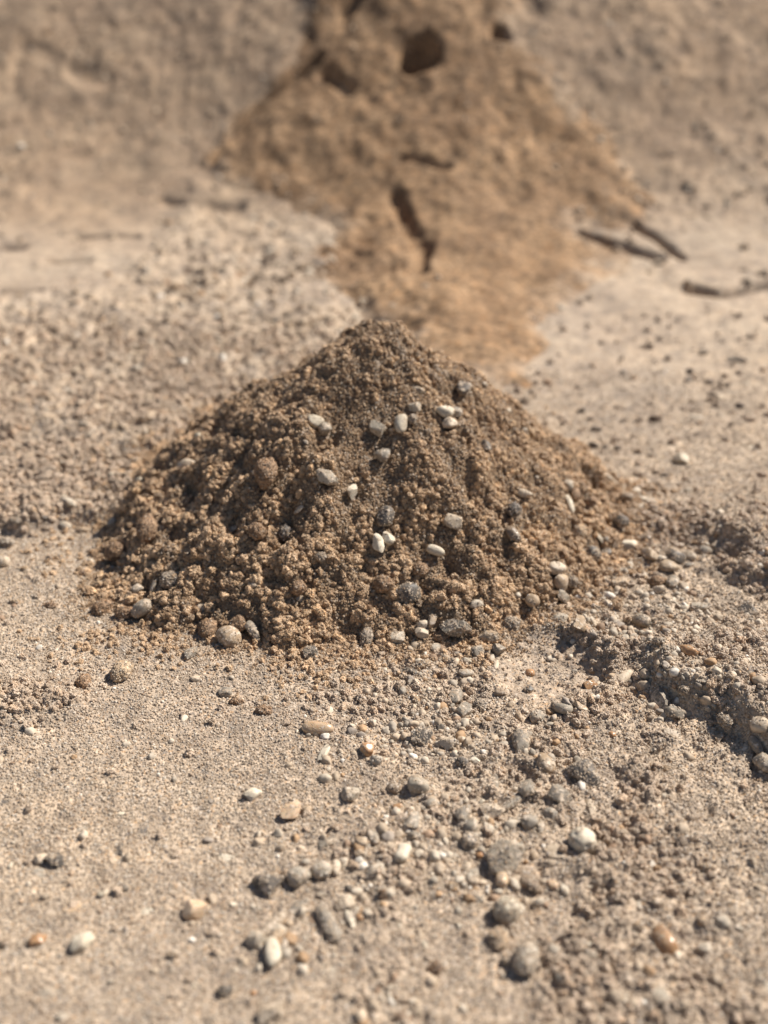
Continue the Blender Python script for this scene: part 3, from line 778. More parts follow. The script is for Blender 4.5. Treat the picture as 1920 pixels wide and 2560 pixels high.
    (1476, 1716, 42, 31, 5, 'angular', 'honey', 'glossy amber-brown stone with a ridge left of the cream finger-shaped pebble'),
    (1562, 1692, 56, 24, 38, 'long', 'cream', 'smooth cream finger-shaped pebble right of the ridged amber stone'),
    (1529, 1691, 21, 16, 0, 'round', 'tan', 'rounded tan pebble just left of the cream finger-shaped pebble'),
    (1325, 1682, 22, 18, 0, 'round', 'honey', 'rounded amber-brown pebble above the blocky pale stone right of centre'),
    (1303, 1796, 30, 18, -52, 'round', 'tan', 'rounded tan pebble just left of the blocky pale stone right of centre'),
    (1319, 1727, 28, 24, 0, 'angular', 'dgrey', 'angular dark grey stone just above the blocky pale stone right of centre'),
    (1364, 1911, 51, 42, -60, 'round', 'tan', 'plump tan and cream pebble below and right of the pyramid-shaped grey stone'),
    (1460, 1935, 74, 63, -48, 'round', 'speck', 'big round grey stone thickly crusted with grains right of the plump tan pebble'),
    (1452, 1881, 19, 17, 85, 'angular', 'cream', 'angular cream stone just above the big crusted grey stone'),
    (1402, 1992, 54, 39, -35, 'angular', 'grey', 'grey pebble with an amber lower tip below and left of the big crusted grey stone'),
    (1321, 1972, 47, 41, 60, 'angular', 'grey', 'sizeable angular grey stone just above and right of the long grey splinter'),
    (1283, 2006, 61, 17, 32, 'long', 'grey', 'long grey splinter of stone just above and right of the large faceted cream stone'),
    (1376, 2040, 38, 31, -40, 'round', 'grey', 'sizeable rounded grey pebble just below and left of the grey pebble with the amber tip'),
    (1324, 2056, 41, 34, 15, 'round', 'grey', 'sizeable rounded grey pebble just below and right of the long grey splinter'),
    (1285, 2053, 46, 28, 12, 'flat', 'pale', 'sizeable flat pale grey stone set in the sand just below the long grey splinter'),
    (1350, 2070, 34, 19, 75, 'angular', 'pale', 'angular pale grey stone above and left of the broad smooth cream stone'),
    (1477, 2022, 47, 25, 80, 'angular', 'cream', 'sizeable angular cream stone right of the grey pebble with the amber tip'),
    (1652, 1743, 55, 42, 75, 'angular', 'grey', 'tall rough stone in the shadowed hollow below and right of the cream finger-shaped pebble'),
    (1690, 1782, 47, 42, -20, 'angular', 'grey', 'sizeable angular grey stone just below and right of the tall stone in the shadowed hollow'),
    (1722, 1627, 43, 28, -32, 'round', 'honey', 'sizeable rounded amber-brown pebble below the leaning pair of white slabs'),
    (1795, 1623, 24, 24, 0, 'round', 'cream', 'rounded cream pebble below and right of the leaning pair of white slabs'),
    (1842, 1650, 15, 14, 0, 'round', 'tan', 'small rounded tan pebble some way below and right of the leaning pair of white slabs'),
    (1753, 1520, 42, 38, 0, 'angular', 'pale', 'sizeable angular pale grey stone just right of the leaning pair of white slabs'),
    (1705, 1518, 41, 21, -50, 'chip', 'white', 'upper bright white slab of the leaning pair some way below the thin edge-on slab'),
    (1684, 1526, 51, 13, -22, 'chip', 'cream', 'sizeable thin cream flake just left of the leaning pair of white slabs'),
    (1871, 1527, 47, 25, -15, 'angular', 'dgrey', 'dark pitted stone set flush in dry sand some way below-right of the thin edge-on slab'),
    (1530, 1599, 26, 24, 0, 'angular', 'pale', 'angular pale grey stone above the cream finger-shaped pebble'),
    (1574, 1606, 18, 15, 0, 'flat', 'grey', 'flat grey stone set in the sand above the cream finger-shaped pebble'),
    (1625, 1597, 19, 15, 75, 'round', 'pale', 'rounded pale grey pebble below and left of the leaning pair of white slabs'),
    (1690, 1586, 38, 16, 6, 'flat', 'grey', 'sizeable flat grey stone set in the sand just below the leaning pair of white slabs'),
    (1646, 1604, 35, 21, -10, 'clump', 'grey', 'sizeable rough grey lump below and left of the leaning pair of white slabs'),
    (1671, 1626, 44, 24, 20, 'clump', 'grey', 'sizeable rough grey lump below the leaning pair of white slabs'),
    (1764, 1702, 47, 17, -5, 'flat', 'grey', 'sizeable flat grey stone set in the sand some way right of the cream finger-shaped pebble'),
    (1711, 1723, 26, 25, 0, 'clump', 'grey', 'rough grey lump just right of the tall stone in the shadowed hollow'),
    (1852, 1756, 24, 17, 0, 'flat', 'cream', 'flat cream stone set in the sand some way right of the cream finger-shaped pebble'),
    (1902, 1811, 39, 32, -20, 'round', 'cream', 'sizeable rounded cream pebble some way right of the tall stone in the shadowed hollow'),
    (1911, 1907, 46, 35, -60, 'round', 'pale', 'sizeable rounded pale grey pebble some way below and right of the cream finger-shaped pebble'),
    (1891, 1862, 39, 26, -75, 'long', 'grey', 'sizeable slender grey pebble some way below and right of the cream finger-shaped pebble'),
    (1795, 1845, 28, 19, 40, 'angular', 'tan', 'angular tan stone some way below and right of the tall stone in the shadowed hollow'),
    (1675, 1833, 51, 24, -20, 'angular', 'cream', 'sizeable angular cream stone below the tall stone in the shadowed hollow'),
    (1814, 1803, 38, 26, -40, 'clump', 'grey', 'sizeable rough grey lump some way right of the tall stone in the shadowed hollow'),
    (1530, 1838, 19, 16, 0, 'round', 'honey', 'rounded amber-brown pebble above and right of the big crusted grey stone'),
    (1634, 1879, 22, 19, 0, 'angular', 'dgrey', 'angular dark grey stone below the tall stone in the shadowed hollow'),
    (1828, 1692, 23, 14, -8, 'round', 'tan', 'rounded tan pebble some way right of the tall stone in the shadowed hollow'),
    (1895, 1692, 23, 12, 0, 'clump', 'tan', 'rough tan clod some way right of the tall stone in the shadowed hollow'),
    (1383, 1669, 26, 10, 0, 'chip', 'grey', 'thin grey flake above and left of the ridged amber stone'),
    (1481, 1743, 18, 14, 0, 'round', 'grey', 'rounded grey pebble just below the ridged amber stone'),
    (1662, 1922, 26, 19, 0, 'clump', 'tan', 'rough tan clod some way below the tall stone in the shadowed hollow'),
    (137, 2152, 49, 35, -18, 'angular', 'dgrey', 'dark grey three-cornered stone above the half-buried amber-cream stone'),
    (103, 2149, 32, 22, 25, 'round', 'cream', 'rounded cream pebble just left of the dark three-cornered stone'),
    (181, 2113, 31, 14, 35, 'chip', 'pale', 'thin pale grey flake just above and right of the dark three-cornered stone'),
    (99, 2191, 47, 41, 0, 'flat', 'pale', 'flat grey and white patchy stone just below and left of the dark three-cornered stone'),
    (295, 2126, 39, 28, -70, 'flat', 'dgrey', 'sizeable flat dark grey stone some way right of the dark three-cornered stone'),
    (27, 2164, 15, 10, 80, 'round', 'white', 'small rounded white pebble left of the dark three-cornered stone'),
    (563, 2149, 39, 30, 0, 'flat', 'white', 'sizeable flat white stone set in the sand left of the long translucent grey sliver'),
    (177, 2270, 50, 31, 20, 'flat', 'amber', 'smooth amber-cream stone half buried above the layered white stone'),
    (257, 2236, 26, 16, 45, 'angular', 'white', 'angular white stone above and right of the half-buried amber-cream stone'),
    (371, 2278, 32, 28, 45, 'flat', 'white', 'rough flat white stone left of the large pinkish tan stone'),
    (481, 2276, 64, 44, 22, 'angular', 'amber', 'large translucent pinkish tan stone right of the rough flat white stone'),
    (586, 2263, 22, 14, 0, 'angular', 'white', 'angular white stone right of the large pinkish tan stone'),
    (97, 2351, 41, 30, 8, 'angular', 'honey', 'rusty orange angular stone left of the layered white stone'),
    (207, 2355, 56, 40, 40, 'angular', 'white', 'layered white stone flush with the sand below the half-buried amber-cream stone'),
    (10, 2361, 23, 19, 0, 'round', 'brown', 'rounded brown pebble left of the rusty orange stone'),
    (122, 2479, 47, 46, 20, 'flat', 'pale', 'broad smooth pale stone near the lower left corner'),
    (156, 2544, 26, 19, 0, 'round', 'pale', 'rounded pale grey pebble below and right of the broad pale stone low on the left'),
    (563, 2476, 32, 31, 0, 'round', 'dgrey', 'dark round pebble above and left of the pale stone at the bottom edge'),
    (634, 2483, 15, 14, 0, 'round', 'honey', 'small rounded amber-brown pebble just above and left of the pale stone at the bottom edge'),
    (485, 2466, 17, 14, 70, 'angular', 'white', 'angular white stone left of the dark round pebble at the lower left'),
    (548, 2338, 19, 15, 0, 'angular', 'cream', 'angular cream stone below and right of the large pinkish tan stone'),
    (276, 2455, 18, 14, 0, 'round', 'pale', 'rounded pale grey pebble below and right of the layered white stone'),
    (434, 2388, 28, 20, 0, 'clump', 'tan', 'rough tan clod below and left of the large pinkish tan stone'),
    (313, 2220, 19, 19, 0, 'round', 'grey', 'rounded grey pebble above and left of the rough flat white stone'),
    (111, 2243, 18, 15, 0, 'round', 'grey', 'rounded grey pebble left of the half-buried amber-cream stone'),
    (274, 2353, 31, 15, 20, 'flat', 'grey', 'flat grey stone set in the sand just right of the layered white stone'),
    (690, 2114, 70, 27, 36, 'flat', 'grey', 'long translucent grey sliver above the largest dark grey stone'),
    (823, 2106, 58, 51, 20, 'flat', 'grey', 'broad flat grey stone dusted with sand below and right of the amber wedge'),
    (904, 2107, 30, 28, 0, 'round', 'tan', 'rounded tan pebble right of the broad flat grey stone'),
    (931, 2091, 43, 26, -70, 'round', 'pale', 'sizeable rounded pale grey pebble above and left of the white bone-shaped stone'),
    (899, 2137, 29, 26, 0, 'angular', 'tan', 'angular tan stone right of the broad flat grey stone'),
    (1007, 2133, 47, 31, 70, 'bone', 'white', 'bright white bone-shaped stone some way below the large round pale pebble'),
    (1039, 2091, 39, 21, 5, 'angular', 'grey', 'sizeable angular grey stone just above and right of the white bone-shaped stone'),
    (1048, 2116, 42, 20, 0, 'flat', 'grey', 'sizeable flat grey stone set in the sand some way below the large round pale pebble'),
    (804, 2175, 45, 41, 30, 'round', 'pale', 'sizeable rounded pale grey pebble below the broad flat grey stone'),
    (838, 2170, 34, 24, 80, 'round', 'cream', 'rounded cream pebble just below the broad flat grey stone'),
    (859, 2162, 18, 14, 60, 'angular', 'white', 'angular white stone just below and right of the broad flat grey stone'),
    (676, 2207, 78, 60, 10, 'angular', 'dgrey', 'largest dark grey flat-topped stone below the long translucent grey sliver'),
    (745, 2194, 51, 43, -20, 'round', 'pale', 'sizeable rounded pale grey pebble just right of the largest dark grey stone'),
    (764, 2156, 19, 18, 0, 'round', 'pale', 'rounded pale grey pebble below and left of the broad flat grey stone'),
    (933, 2179, 49, 30, 38, 'angular', 'pale', 'pale pointed stone below and left of the white bone-shaped stone'),
    (876, 2220, 22, 16, 0, 'round', 'grey', 'rounded grey pebble above and right of the kidney-shaped pebble'),
    (749, 2272, 51, 45, 20, 'flat', 'grey', 'sizeable flat grey stone set in the sand above and left of the kidney-shaped pebble'),
    (686, 2310, 74, 28, 45, 'long', 'cream', 'long knobbly cream stone above the white egg-shaped pebble'),
    (696, 2337, 41, 26, 40, 'angular', 'tan', 'sizeable angular tan stone just below the long knobbly cream stone'),
    (642, 2351, 42, 35, -20, 'round', 'pale', 'sizeable rounded pale grey pebble just above and left of the white egg-shaped pebble'),
    (680, 2384, 64, 39, -76, 'round', 'white', 'bright white egg-shaped pebble below the long knobbly cream stone'),
    (707, 2364, 25, 21, 80, 'round', 'grey', 'rounded grey pebble just above and right of the white egg-shaped pebble'),
    (760, 2318, 41, 24, 52, 'flat', 'tan', 'sizeable flat tan stone set in the sand just left of the kidney-shaped pebble'),
    (822, 2310, 84, 37, -55, 'long', 'grey', 'large smooth grey-brown kidney-shaped pebble above the sunk grey-beige stone'),
    (861, 2261, 47, 30, 25, 'angular', 'cream', 'sizeable angular cream stone just above and right of the kidney-shaped pebble'),
    (875, 2300, 42, 24, -65, 'angular', 'white', 'sizeable angular white stone just right of the kidney-shaped pebble'),
    (891, 2280, 24, 22, 60, 'angular', 'pale', 'angular pale grey stone above and right of the kidney-shaped pebble'),
    (901, 2295, 21, 21, 0, 'round', 'honey', 'rounded amber-brown pebble right of the kidney-shaped pebble'),
    (824, 2426, 73, 49, 65, 'flat', 'pale', 'large smooth grey-beige stone sunk in the sand below the kidney-shaped pebble'),
    (1087, 2421, 31, 30, 0, 'clump', 'dark', 'dark brown lump with a black shadow at its left'),
    (962, 2238, 28, 25, -40, 'clump', 'dark', 'rough dark brown clod below and left of the white bone-shaped stone'),
    (1146, 2280, 24, 24, 0, 'round', 'pale', 'rounded pale grey pebble left of the crusty whitish stone'),
    (1059, 2360, 21, 14, -60, 'angular', 'white', 'angular white stone just above and left of the dark brown lump'),
    (1147, 2314, 19, 12, -60, 'round', 'white', 'rounded white pebble above and right of the dark brown lump'),
    (998, 2315, 12, 11, 0, 'round', 'white', 'small rounded white pebble above and left of the dark brown lump'),
    (1175, 2104, 41, 38, 30, 'round', 'speck', 'sizeable rounded dark sand-peppered pebble below and left of the large faceted cream stone'),
    (1184, 2186, 26, 22, 10, 'round', 'pale', 'rounded pale grey pebble below and left of the largest lobed stone'),
    (1167, 2170, 26, 18, 60, 'round', 'cream', 'rounded cream pebble left of the largest lobed stone'),
    (1199, 2139, 15, 14, 0, 'round', 'honey', 'small rounded amber-brown pebble just left of the largest lobed stone'),
    (682, 2532, 62, 42, 38, 'angular', 'cream', 'big soft pale stone cut by the bottom edge'),
    (722, 2310, 17, 16, 0, 'round', 'tan', 'rounded tan pebble just right of the long knobbly cream stone'),
    (1129, 2216, 26, 21, 0, 'clump', 'tan', 'rough tan clod below and right of the white bone-shaped stone'),
    (1203, 2090, 26, 19, 0, 'flat', 'grey', 'flat grey stone set in the sand above and left of the largest lobed stone'),
    (808, 2234, 31, 17, 10, 'flat', 'grey', 'flat grey stone set in the sand above the kidney-shaped pebble'),
    (1258, 2143, 89, 84, 60, 'angular', 'pale', 'largest stone of all, broad, smooth and lobed above and left of the brown wedge'),
    (1255, 2199, 34, 32, 60, 'round', 'amber', 'glossy amber and cream pebble just below the largest lobed stone'),
    (1322, 2205, 64, 31, -48, 'angular', 'brown', 'brown wedge-shaped stone with a ridged top below and right of the largest lobed stone'),
    (1380, 2211, 28, 19, -30, 'round', 'amber', 'rounded amber pebble just right of the brown wedge'),
    (1409, 2222, 30, 19, -62, 'angular', 'white', 'angular white stone right of the brown wedge'),
    (1392, 2132, 57, 47, -60, 'flat', 'cream', 'broad smooth cream stone just below and left of the pitted white stone'),
    (1454, 2106, 64, 59, 0, 'pitted', 'white', 'chalk white stone riddled with dark pits some way above and right of the brown wedge'),
    (1336, 2142, 20, 19, 0, 'round', 'tan', 'rounded tan pebble just left of the broad smooth cream stone'),
    (1247, 2230, 20, 17, 0, 'round', 'pale', 'rounded pale grey pebble just above and left of the crusty whitish stone'),
    (1268, 2279, 63, 60, 0, 'rough', 'white', 'rough crusty whitish round stone below and left of the brown wedge'),
    (1318, 2400, 66, 57, 70, 'rough', 'pale', 'knobbly pale round stone below the crusty whitish stone'),
    (1245, 2351, 51, 47, 60, 'clump', 'tan', 'sizeable rough tan clod below the crusty whitish stone'),
    (1269, 2405, 26, 24, 0, 'clump', 'grey', 'rough grey lump just left of the knobbly pale stone'),
    (1660, 2351, 56, 47, -65, 'round', 'honey', 'lone amber-brown round pebble with a soft dark shadow'),
    (1405, 2283, 40, 21, 25, 'flat', 'pale', 'sizeable flat pale grey stone set in the sand below and right of the brown wedge'),
    (1591, 2261, 30, 20, -30, 'flat', 'pale', 'flat pale grey stone set in the sand above and left of the lone amber-brown pebble'),
    (1646, 2258, 30, 21, -10, 'round', 'tan', 'rounded tan pebble above the lone amber-brown pebble'),
    (1595, 2318, 30, 21, 0, 'clump', 'tan', 'rough tan clod above and left of the lone amber-brown pebble'),
    (1753, 2304, 24, 21, 0, 'clump', 'tan', 'rough tan clod above and right of the lone amber-brown pebble'),
    (1401, 2447, 26, 23, 0, 'round', 'grey', 'rounded grey pebble below and right of the knobbly pale stone'),
    (1553, 2493, 44, 39, -30, 'flat', 'pale', 'sizeable flat pale grey stone some way below-left of the lone amber-brown pebble'),
    (1646, 2485, 47, 42, 60, 'flat', 'pale', 'sizeable flat pale grey stone set in the sand below the lone amber-brown pebble'),
    (1848, 2314, 40, 35, -40, 'flat', 'pale', 'sizeable flat pale grey stone some way right of the lone amber-brown pebble'),
    (1878, 2268, 40, 20, -10, 'flat', 'pale', 'sizeable flat pale grey stone some way right of the pitted white stone'),
    (1911, 2459, 46, 22, -75, 'flat', 'white', 'sizeable flat white stone set in the sand some way right of the knobbly pale stone'),
    (1477, 2388, 26, 20, 0, 'round', 'pale', 'rounded pale grey pebble some way right of the knobbly pale stone'),
    (1764, 2168, 31, 19, 0, 'clump', 'tan', 'rough tan clod some way above and right of the lone amber-brown pebble'),
    (1530, 2105, 18, 17, 0, 'round', 'pale', 'rounded pale grey pebble right of the pitted white stone'),
    (1802, 2458, 22, 20, 0, 'clump', 'tan', 'rough tan clod some way below and right of the lone amber-brown pebble'),
    (1473, 2363, 15, 14, 0, 'round', 'white', 'small rounded white pebble some way right of the knobbly pale stone'),
    (1520, 2447, 35, 30, 60, 'flat', 'tan', 'sizeable flat tan stone set in the sand some way right of the knobbly pale stone'),
    (1461, 2253, 26, 14, 20, 'chip', 'cream', 'thin cream flake below and right of the broad smooth cream stone'),
    (1637, 1049, 34, 20, 0, 'clump', 'dark', 'dark brown lump behind the mound on the pale flat'),
    (1726, 929, 19, 16, 0, 'angular', 'dark', 'angular dark brown stone above and right of the dark lump on the pale flat'),
    (1772, 957, 23, 13, 0, 'angular', 'dark', 'angular dark brown stone some way above and right of the curled tan crust flake'),
    (1817, 963, 16, 14, 0, 'angular', 'dark', 'small angular dark brown stone some way above and right of the curled tan crust flake'),
    (1851, 1015, 23, 16, 0, 'angular', 'dark', 'angular dark brown stone some way right of the dark lump on the pale flat'),
    (1453, 1028, 19, 15, 0, 'angular', 'dark', 'angular dark brown stone some way left of the dark lump on the pale flat'),
    (1491, 1073, 28, 16, 0, 'angular', 'dark', 'angular dark brown stone left of the dark lump on the pale flat'),
    (1475, 1048, 16, 10, 0, 'angular', 'dark', 'angular dark brown stone some way above and left of the curled tan crust flake'),
    (1480, 1114, 31, 19, -25, 'angular', 'dark', 'angular dark brown stone above and left of the curled tan crust flake'),
    (1515, 1118, 17, 14, 0, 'angular', 'dark', 'angular dark brown stone below and left of the dark lump on the pale flat'),
    (1544, 1121, 17, 13, 0, 'angular', 'dark', 'angular dark brown stone some way above the blocky spotted white stone'),
    (1522, 1192, 46, 17, -25, 'chip', 'tan', 'sizeable thin tan flake left of the curled tan crust flake'),
    (1595, 1202, 56, 21, 5, 'chip', 'amber', 'curled tan crust flake some way below the dark lump on the pale flat'),
    (1660, 1189, 23, 13, 0, 'angular', 'dark', 'angular dark brown stone just right of the curled tan crust flake'),
    (1711, 1262, 39, 16, -5, 'clump', 'dark', 'sizeable rough dark brown clod above and right of the thin edge-on slab'),
    (1550, 1302, 34, 30, 0, 'clump', 'speck', 'sizeable rough dark sand-peppered lump just above and left of the blocky spotted white stone'),
    (1763, 1377, 31, 25, 10, 'round', 'grey', 'rounded grey pebble right of the thin edge-on slab'),
    (1806, 1372, 28, 17, 0, 'round', 'grey', 'rounded grey pebble some way right of the thin edge-on slab'),
    (1724, 1390, 33, 22, -52, 'round', 'cream', 'smooth cream pebble leaning in the gravel right of the thin edge-on slab'),
    (1726, 1413, 27, 13, 0, 'round', 'grey', 'rounded grey pebble below and right of the thin edge-on slab'),
    (1740, 1085, 18, 12, 0, 'angular', 'dark', 'angular dark brown stone right of the dark lump on the pale flat'),
    (1744, 1044, 39, 22, 0, 'flat', 'pale', 'sizeable flat pale grey stone set in the sand some way above the thin edge-on slab'),
    (1868, 961, 28, 18, 0, 'flat', 'pale', 'flat pale grey stone some way right of the dark lump on the pale flat'),
    (1802, 1041, 31, 17, 0, 'flat', 'pale', 'flat pale grey stone some way above-right of the curled tan crust flake'),
    (1703, 1149, 36, 31, -40, 'angular', 'white', 'sizeable angular white stone below and right of the dark lump on the pale flat'),
    (1798, 1282, 31, 19, -20, 'angular', 'cream', 'angular cream stone some way above and right of the thin edge-on slab'),
    (1846, 899, 52, 15, -5, 'angular', 'grey', 'sizeable angular grey stone some way above and right of the curled tan crust flake'),
    (1759, 881, 22, 16, 0, 'angular', 'grey', 'angular grey stone some way above and right of the dark lump on the pale flat'),
    (1879, 1120, 23, 13, 0, 'flat', 'white', 'flat white stone set in the sand some way right of the curled tan crust flake'),
    (170, 1260, 42, 33, -10, 'angular', 'pale', 'lumpy pale stone on the lip of the rough ground'),
    (162, 1315, 29, 22, 0, 'round', 'pale', 'rounded pale grey pebble just below the lumpy pale stone at left'),
    (207, 1325, 36, 18, 20, 'angular', 'tan', 'sizeable angular tan stone below and right of the lumpy pale stone at left'),
    (243, 1353, 20, 11, 0, 'clump', 'tan', 'rough tan clod below and right of the lumpy pale stone at left'),
    (12, 1406, 30, 27, 0, 'round', 'cream', 'cream pebble cut by the left edge some way above-left of the big lone tan clod'),
    (60, 1423, 23, 11, -10, 'round', 'tan', 'rounded tan pebble just right of the cream pebble at the left edge'),
    (207, 1434, 18, 16, 0, 'clump', 'damp', 'rough damp brown clod some way below the lumpy pale stone at left'),
    (36, 1505, 27, 13, 0, 'clump', 'tan', 'rough tan clod below the cream pebble at the left edge'),
    (41, 1303, 35, 18, -10, 'clump', 'grey', 'sizeable rough grey lump above the cream pebble at the left edge'),
    (17, 1358, 37, 27, -30, 'clump', 'grey', 'sizeable rough grey lump just above the cream pebble at the left edge'),
    (208, 1061, 26, 15, 0, 'round', 'pale', 'rounded pale grey pebble some way above the lumpy pale stone at left'),
    (341, 922, 20, 16, 0, 'round', 'pale', 'rounded pale grey pebble some way above and right of the lumpy pale stone at left'),
    (351, 1199, 18, 13, 0, 'round', 'white', "rounded white pebble left of the cream pebble on the mound's blurred left flank"),
    (110, 1291, 20, 15, 0, 'angular', 'dgrey', 'angular dark grey stone just below and left of the lumpy pale stone at left'),
    (284, 1191, 35, 25, 0, 'angular', 'pale', 'sizeable angular pale grey stone above and right of the lumpy pale stone at left'),
]

# ------------------------------------------------------------------ stones, pebbles, flakes and clods, each an object
def ico(sub):
    b = bmesh.new(); bmesh.ops.create_icosphere(b, subdivisions=sub, radius=1.0)
    v = np.array([x.co[:] for x in b.verts]); f = np.array([[q.index for q in x.verts] for x in b.faces])
    b.free(); return v, f
ICO = {s: ico(s) for s in (2, 3, 4)}

def wave3(v, r, freq, n=7):
    """smooth random 3-D field made of waves"""
    s = np.zeros(len(v))
    for _ in range(n):
        k = r.standard_normal(3); k /= np.linalg.norm(k)
        s += np.sin(v @ k * freq * r.uniform(.6, 1.5) + r.uniform(0, 6.3))
    return s / math.sqrt(n)

def stone_shape(shape, L, W, T, px, r):
    sub = 4 if px > 56 else 3 if px > 20 else 2
    if shape in ('clump', 'rough', 'pitted'): sub = 4 if px > 34 else 3
    v, f = ICO[sub]; v = v.copy()
    if shape == 'bone':
        w = 1 - .34 * np.exp(-(v[:, 0] / .38) ** 2); v[:, 1] *= w; v[:, 2] *= w
        v *= (1 + .05 * wave3(v, r, 3))[:, None]
        v = np.sign(v) * np.abs(v) ** .86
    elif shape in ('angular', 'chip', 'flat'):
        cuts = {'angular': r.integers(12, 18), 'chip': 8, 'flat': 8}[shape]
        v *= (1 + .10 * wave3(v, r, 1.8))[:, None]
        for _ in range(cuts):
            d = r.standard_normal(3)
            if shape != 'angular': d[2] *= .35
            d /= np.linalg.norm(d); c = r.uniform(.48, .80)
            e = v @ d - c
            v -= np.where(e > 0, e * .93, 0)[:, None] * d
        v *= (1 + .02 * wave3(v, r, 9) + .015 * wave3(v, r, 20))[:, None]
        if shape == 'flat': v[:, 2] = np.sign(v[:, 2]) * np.abs(v[:, 2]) ** .5 * .8
    elif shape == 'round':
        e_ = r.uniform(2.0, 2.8); rho = np.hypot(v[:, 1], v[:, 2])
        v[:, 1:] *= ((1 - np.abs(v[:, 0]).clip(0, 1) ** e_).clip(0, 1) ** (1 / e_) / np.maximum(rho, 1e-4))[:, None].clip(0, 2)
        v = np.sign(v) * np.abs(v) ** r.uniform(.9, 1.05)
        v *= (1 + .10 * wave3(v, r, 1.7) + .025 * wave3(v, r, 5))[:, None]
        for _ in range(r.integers(4, 11)):
            d = r.standard_normal(3); d /= np.linalg.norm(d); e = v @ d - r.uniform(.62, .86)
            v -= np.where(e > 0, e * .75, 0)[:, None] * d
    elif shape == 'long':
        rho = np.hypot(v[:, 1], v[:, 2])
        v[:, 1:] *= ((1 - np.abs(v[:, 0]).clip(0, 1) ** 3).clip(0, 1) ** (1 / 2.4) / np.maximum(rho, 1e-4))[:, None].clip(0, 2)
        v[:, 1] += .10 * v[:, 0] ** 2 * r.choice([-1, 1])
        v[:, 1] *= 1 + .15 * v[:, 0] * r.choice([-1, 1])
        v *= (1 + .05 * wave3(v, r, 2.2))[:, None]
    elif shape == 'clump':
        v *= (1 + .12 * wave3(v, r, 2.4) + .07 * wave3(v, r, 8) + .05 * wave3(v, r, 18, 10))[:, None]
    elif shape == 'rough':
        v *= (1 + .06 * wave3(v, r, 2.4) + .04 * wave3(v, r, 10) + .03 * wave3(v, r, 22, 10))[:, None]
    elif shape == 'pitted':
        v *= (1 + .06 * wave3(v, r, 2.0))[:, None]
        for _ in range(46):
            d = r.standard_normal(3); d /= np.linalg.norm(d)
            q = v / np.linalg.norm(v, axis=1)[:, None]
            a = np.arccos(np.clip(q @ d, -1, 1)) / r.uniform(.09, .17)
            v *= (1 - .13 * np.exp(-a ** 2))[:, None]
    v = v * np.array([L, W, T]) * .5 / np.abs(v).max(0)
    return v, f, sub

THICK = {'round': .86, 'angular': .8, 'flat': .42, 'long': .85, 'chip': .28, 'clump': .92, 'bone': .8, 'rough': .95, 'pitted': .9}
SINK = {'round': .21, 'angular': .2, 'flat': .74, 'long': .24, 'chip': .25, 'clump': .28, 'bone': .1, 'rough': .2, 'pitted': .18}
NAME = {'round': ('pebble', 'pebble'), 'long': ('pebble', 'pebble'), 'angular': ('stone', 'stone'), 'flat': ('flat_stone', 'flat stone'), 'bone': ('stone', 'stone'),
        'rough': ('stone', 'stone'), 'pitted': ('stone', 'stone'), 'chip': ('stone_flake', 'stone flake'), 'clump': ('sand_clod', 'sand clod')}
cling_p, cling_r, cling_t, stone_spots = [], [], [], []
DRYPAL = [(8, .42, .33, .24), (4, .52, .43, .33), (2, .60, .53, .44), (1.5, .26, .215, .175), (1.0, .37, .26, .17)]
DAMPPAL = [(8, .27, .17, .10), (4, .35, .24, .155), (1.5, .5, .42, .33), (1, .15, .12, .10)]
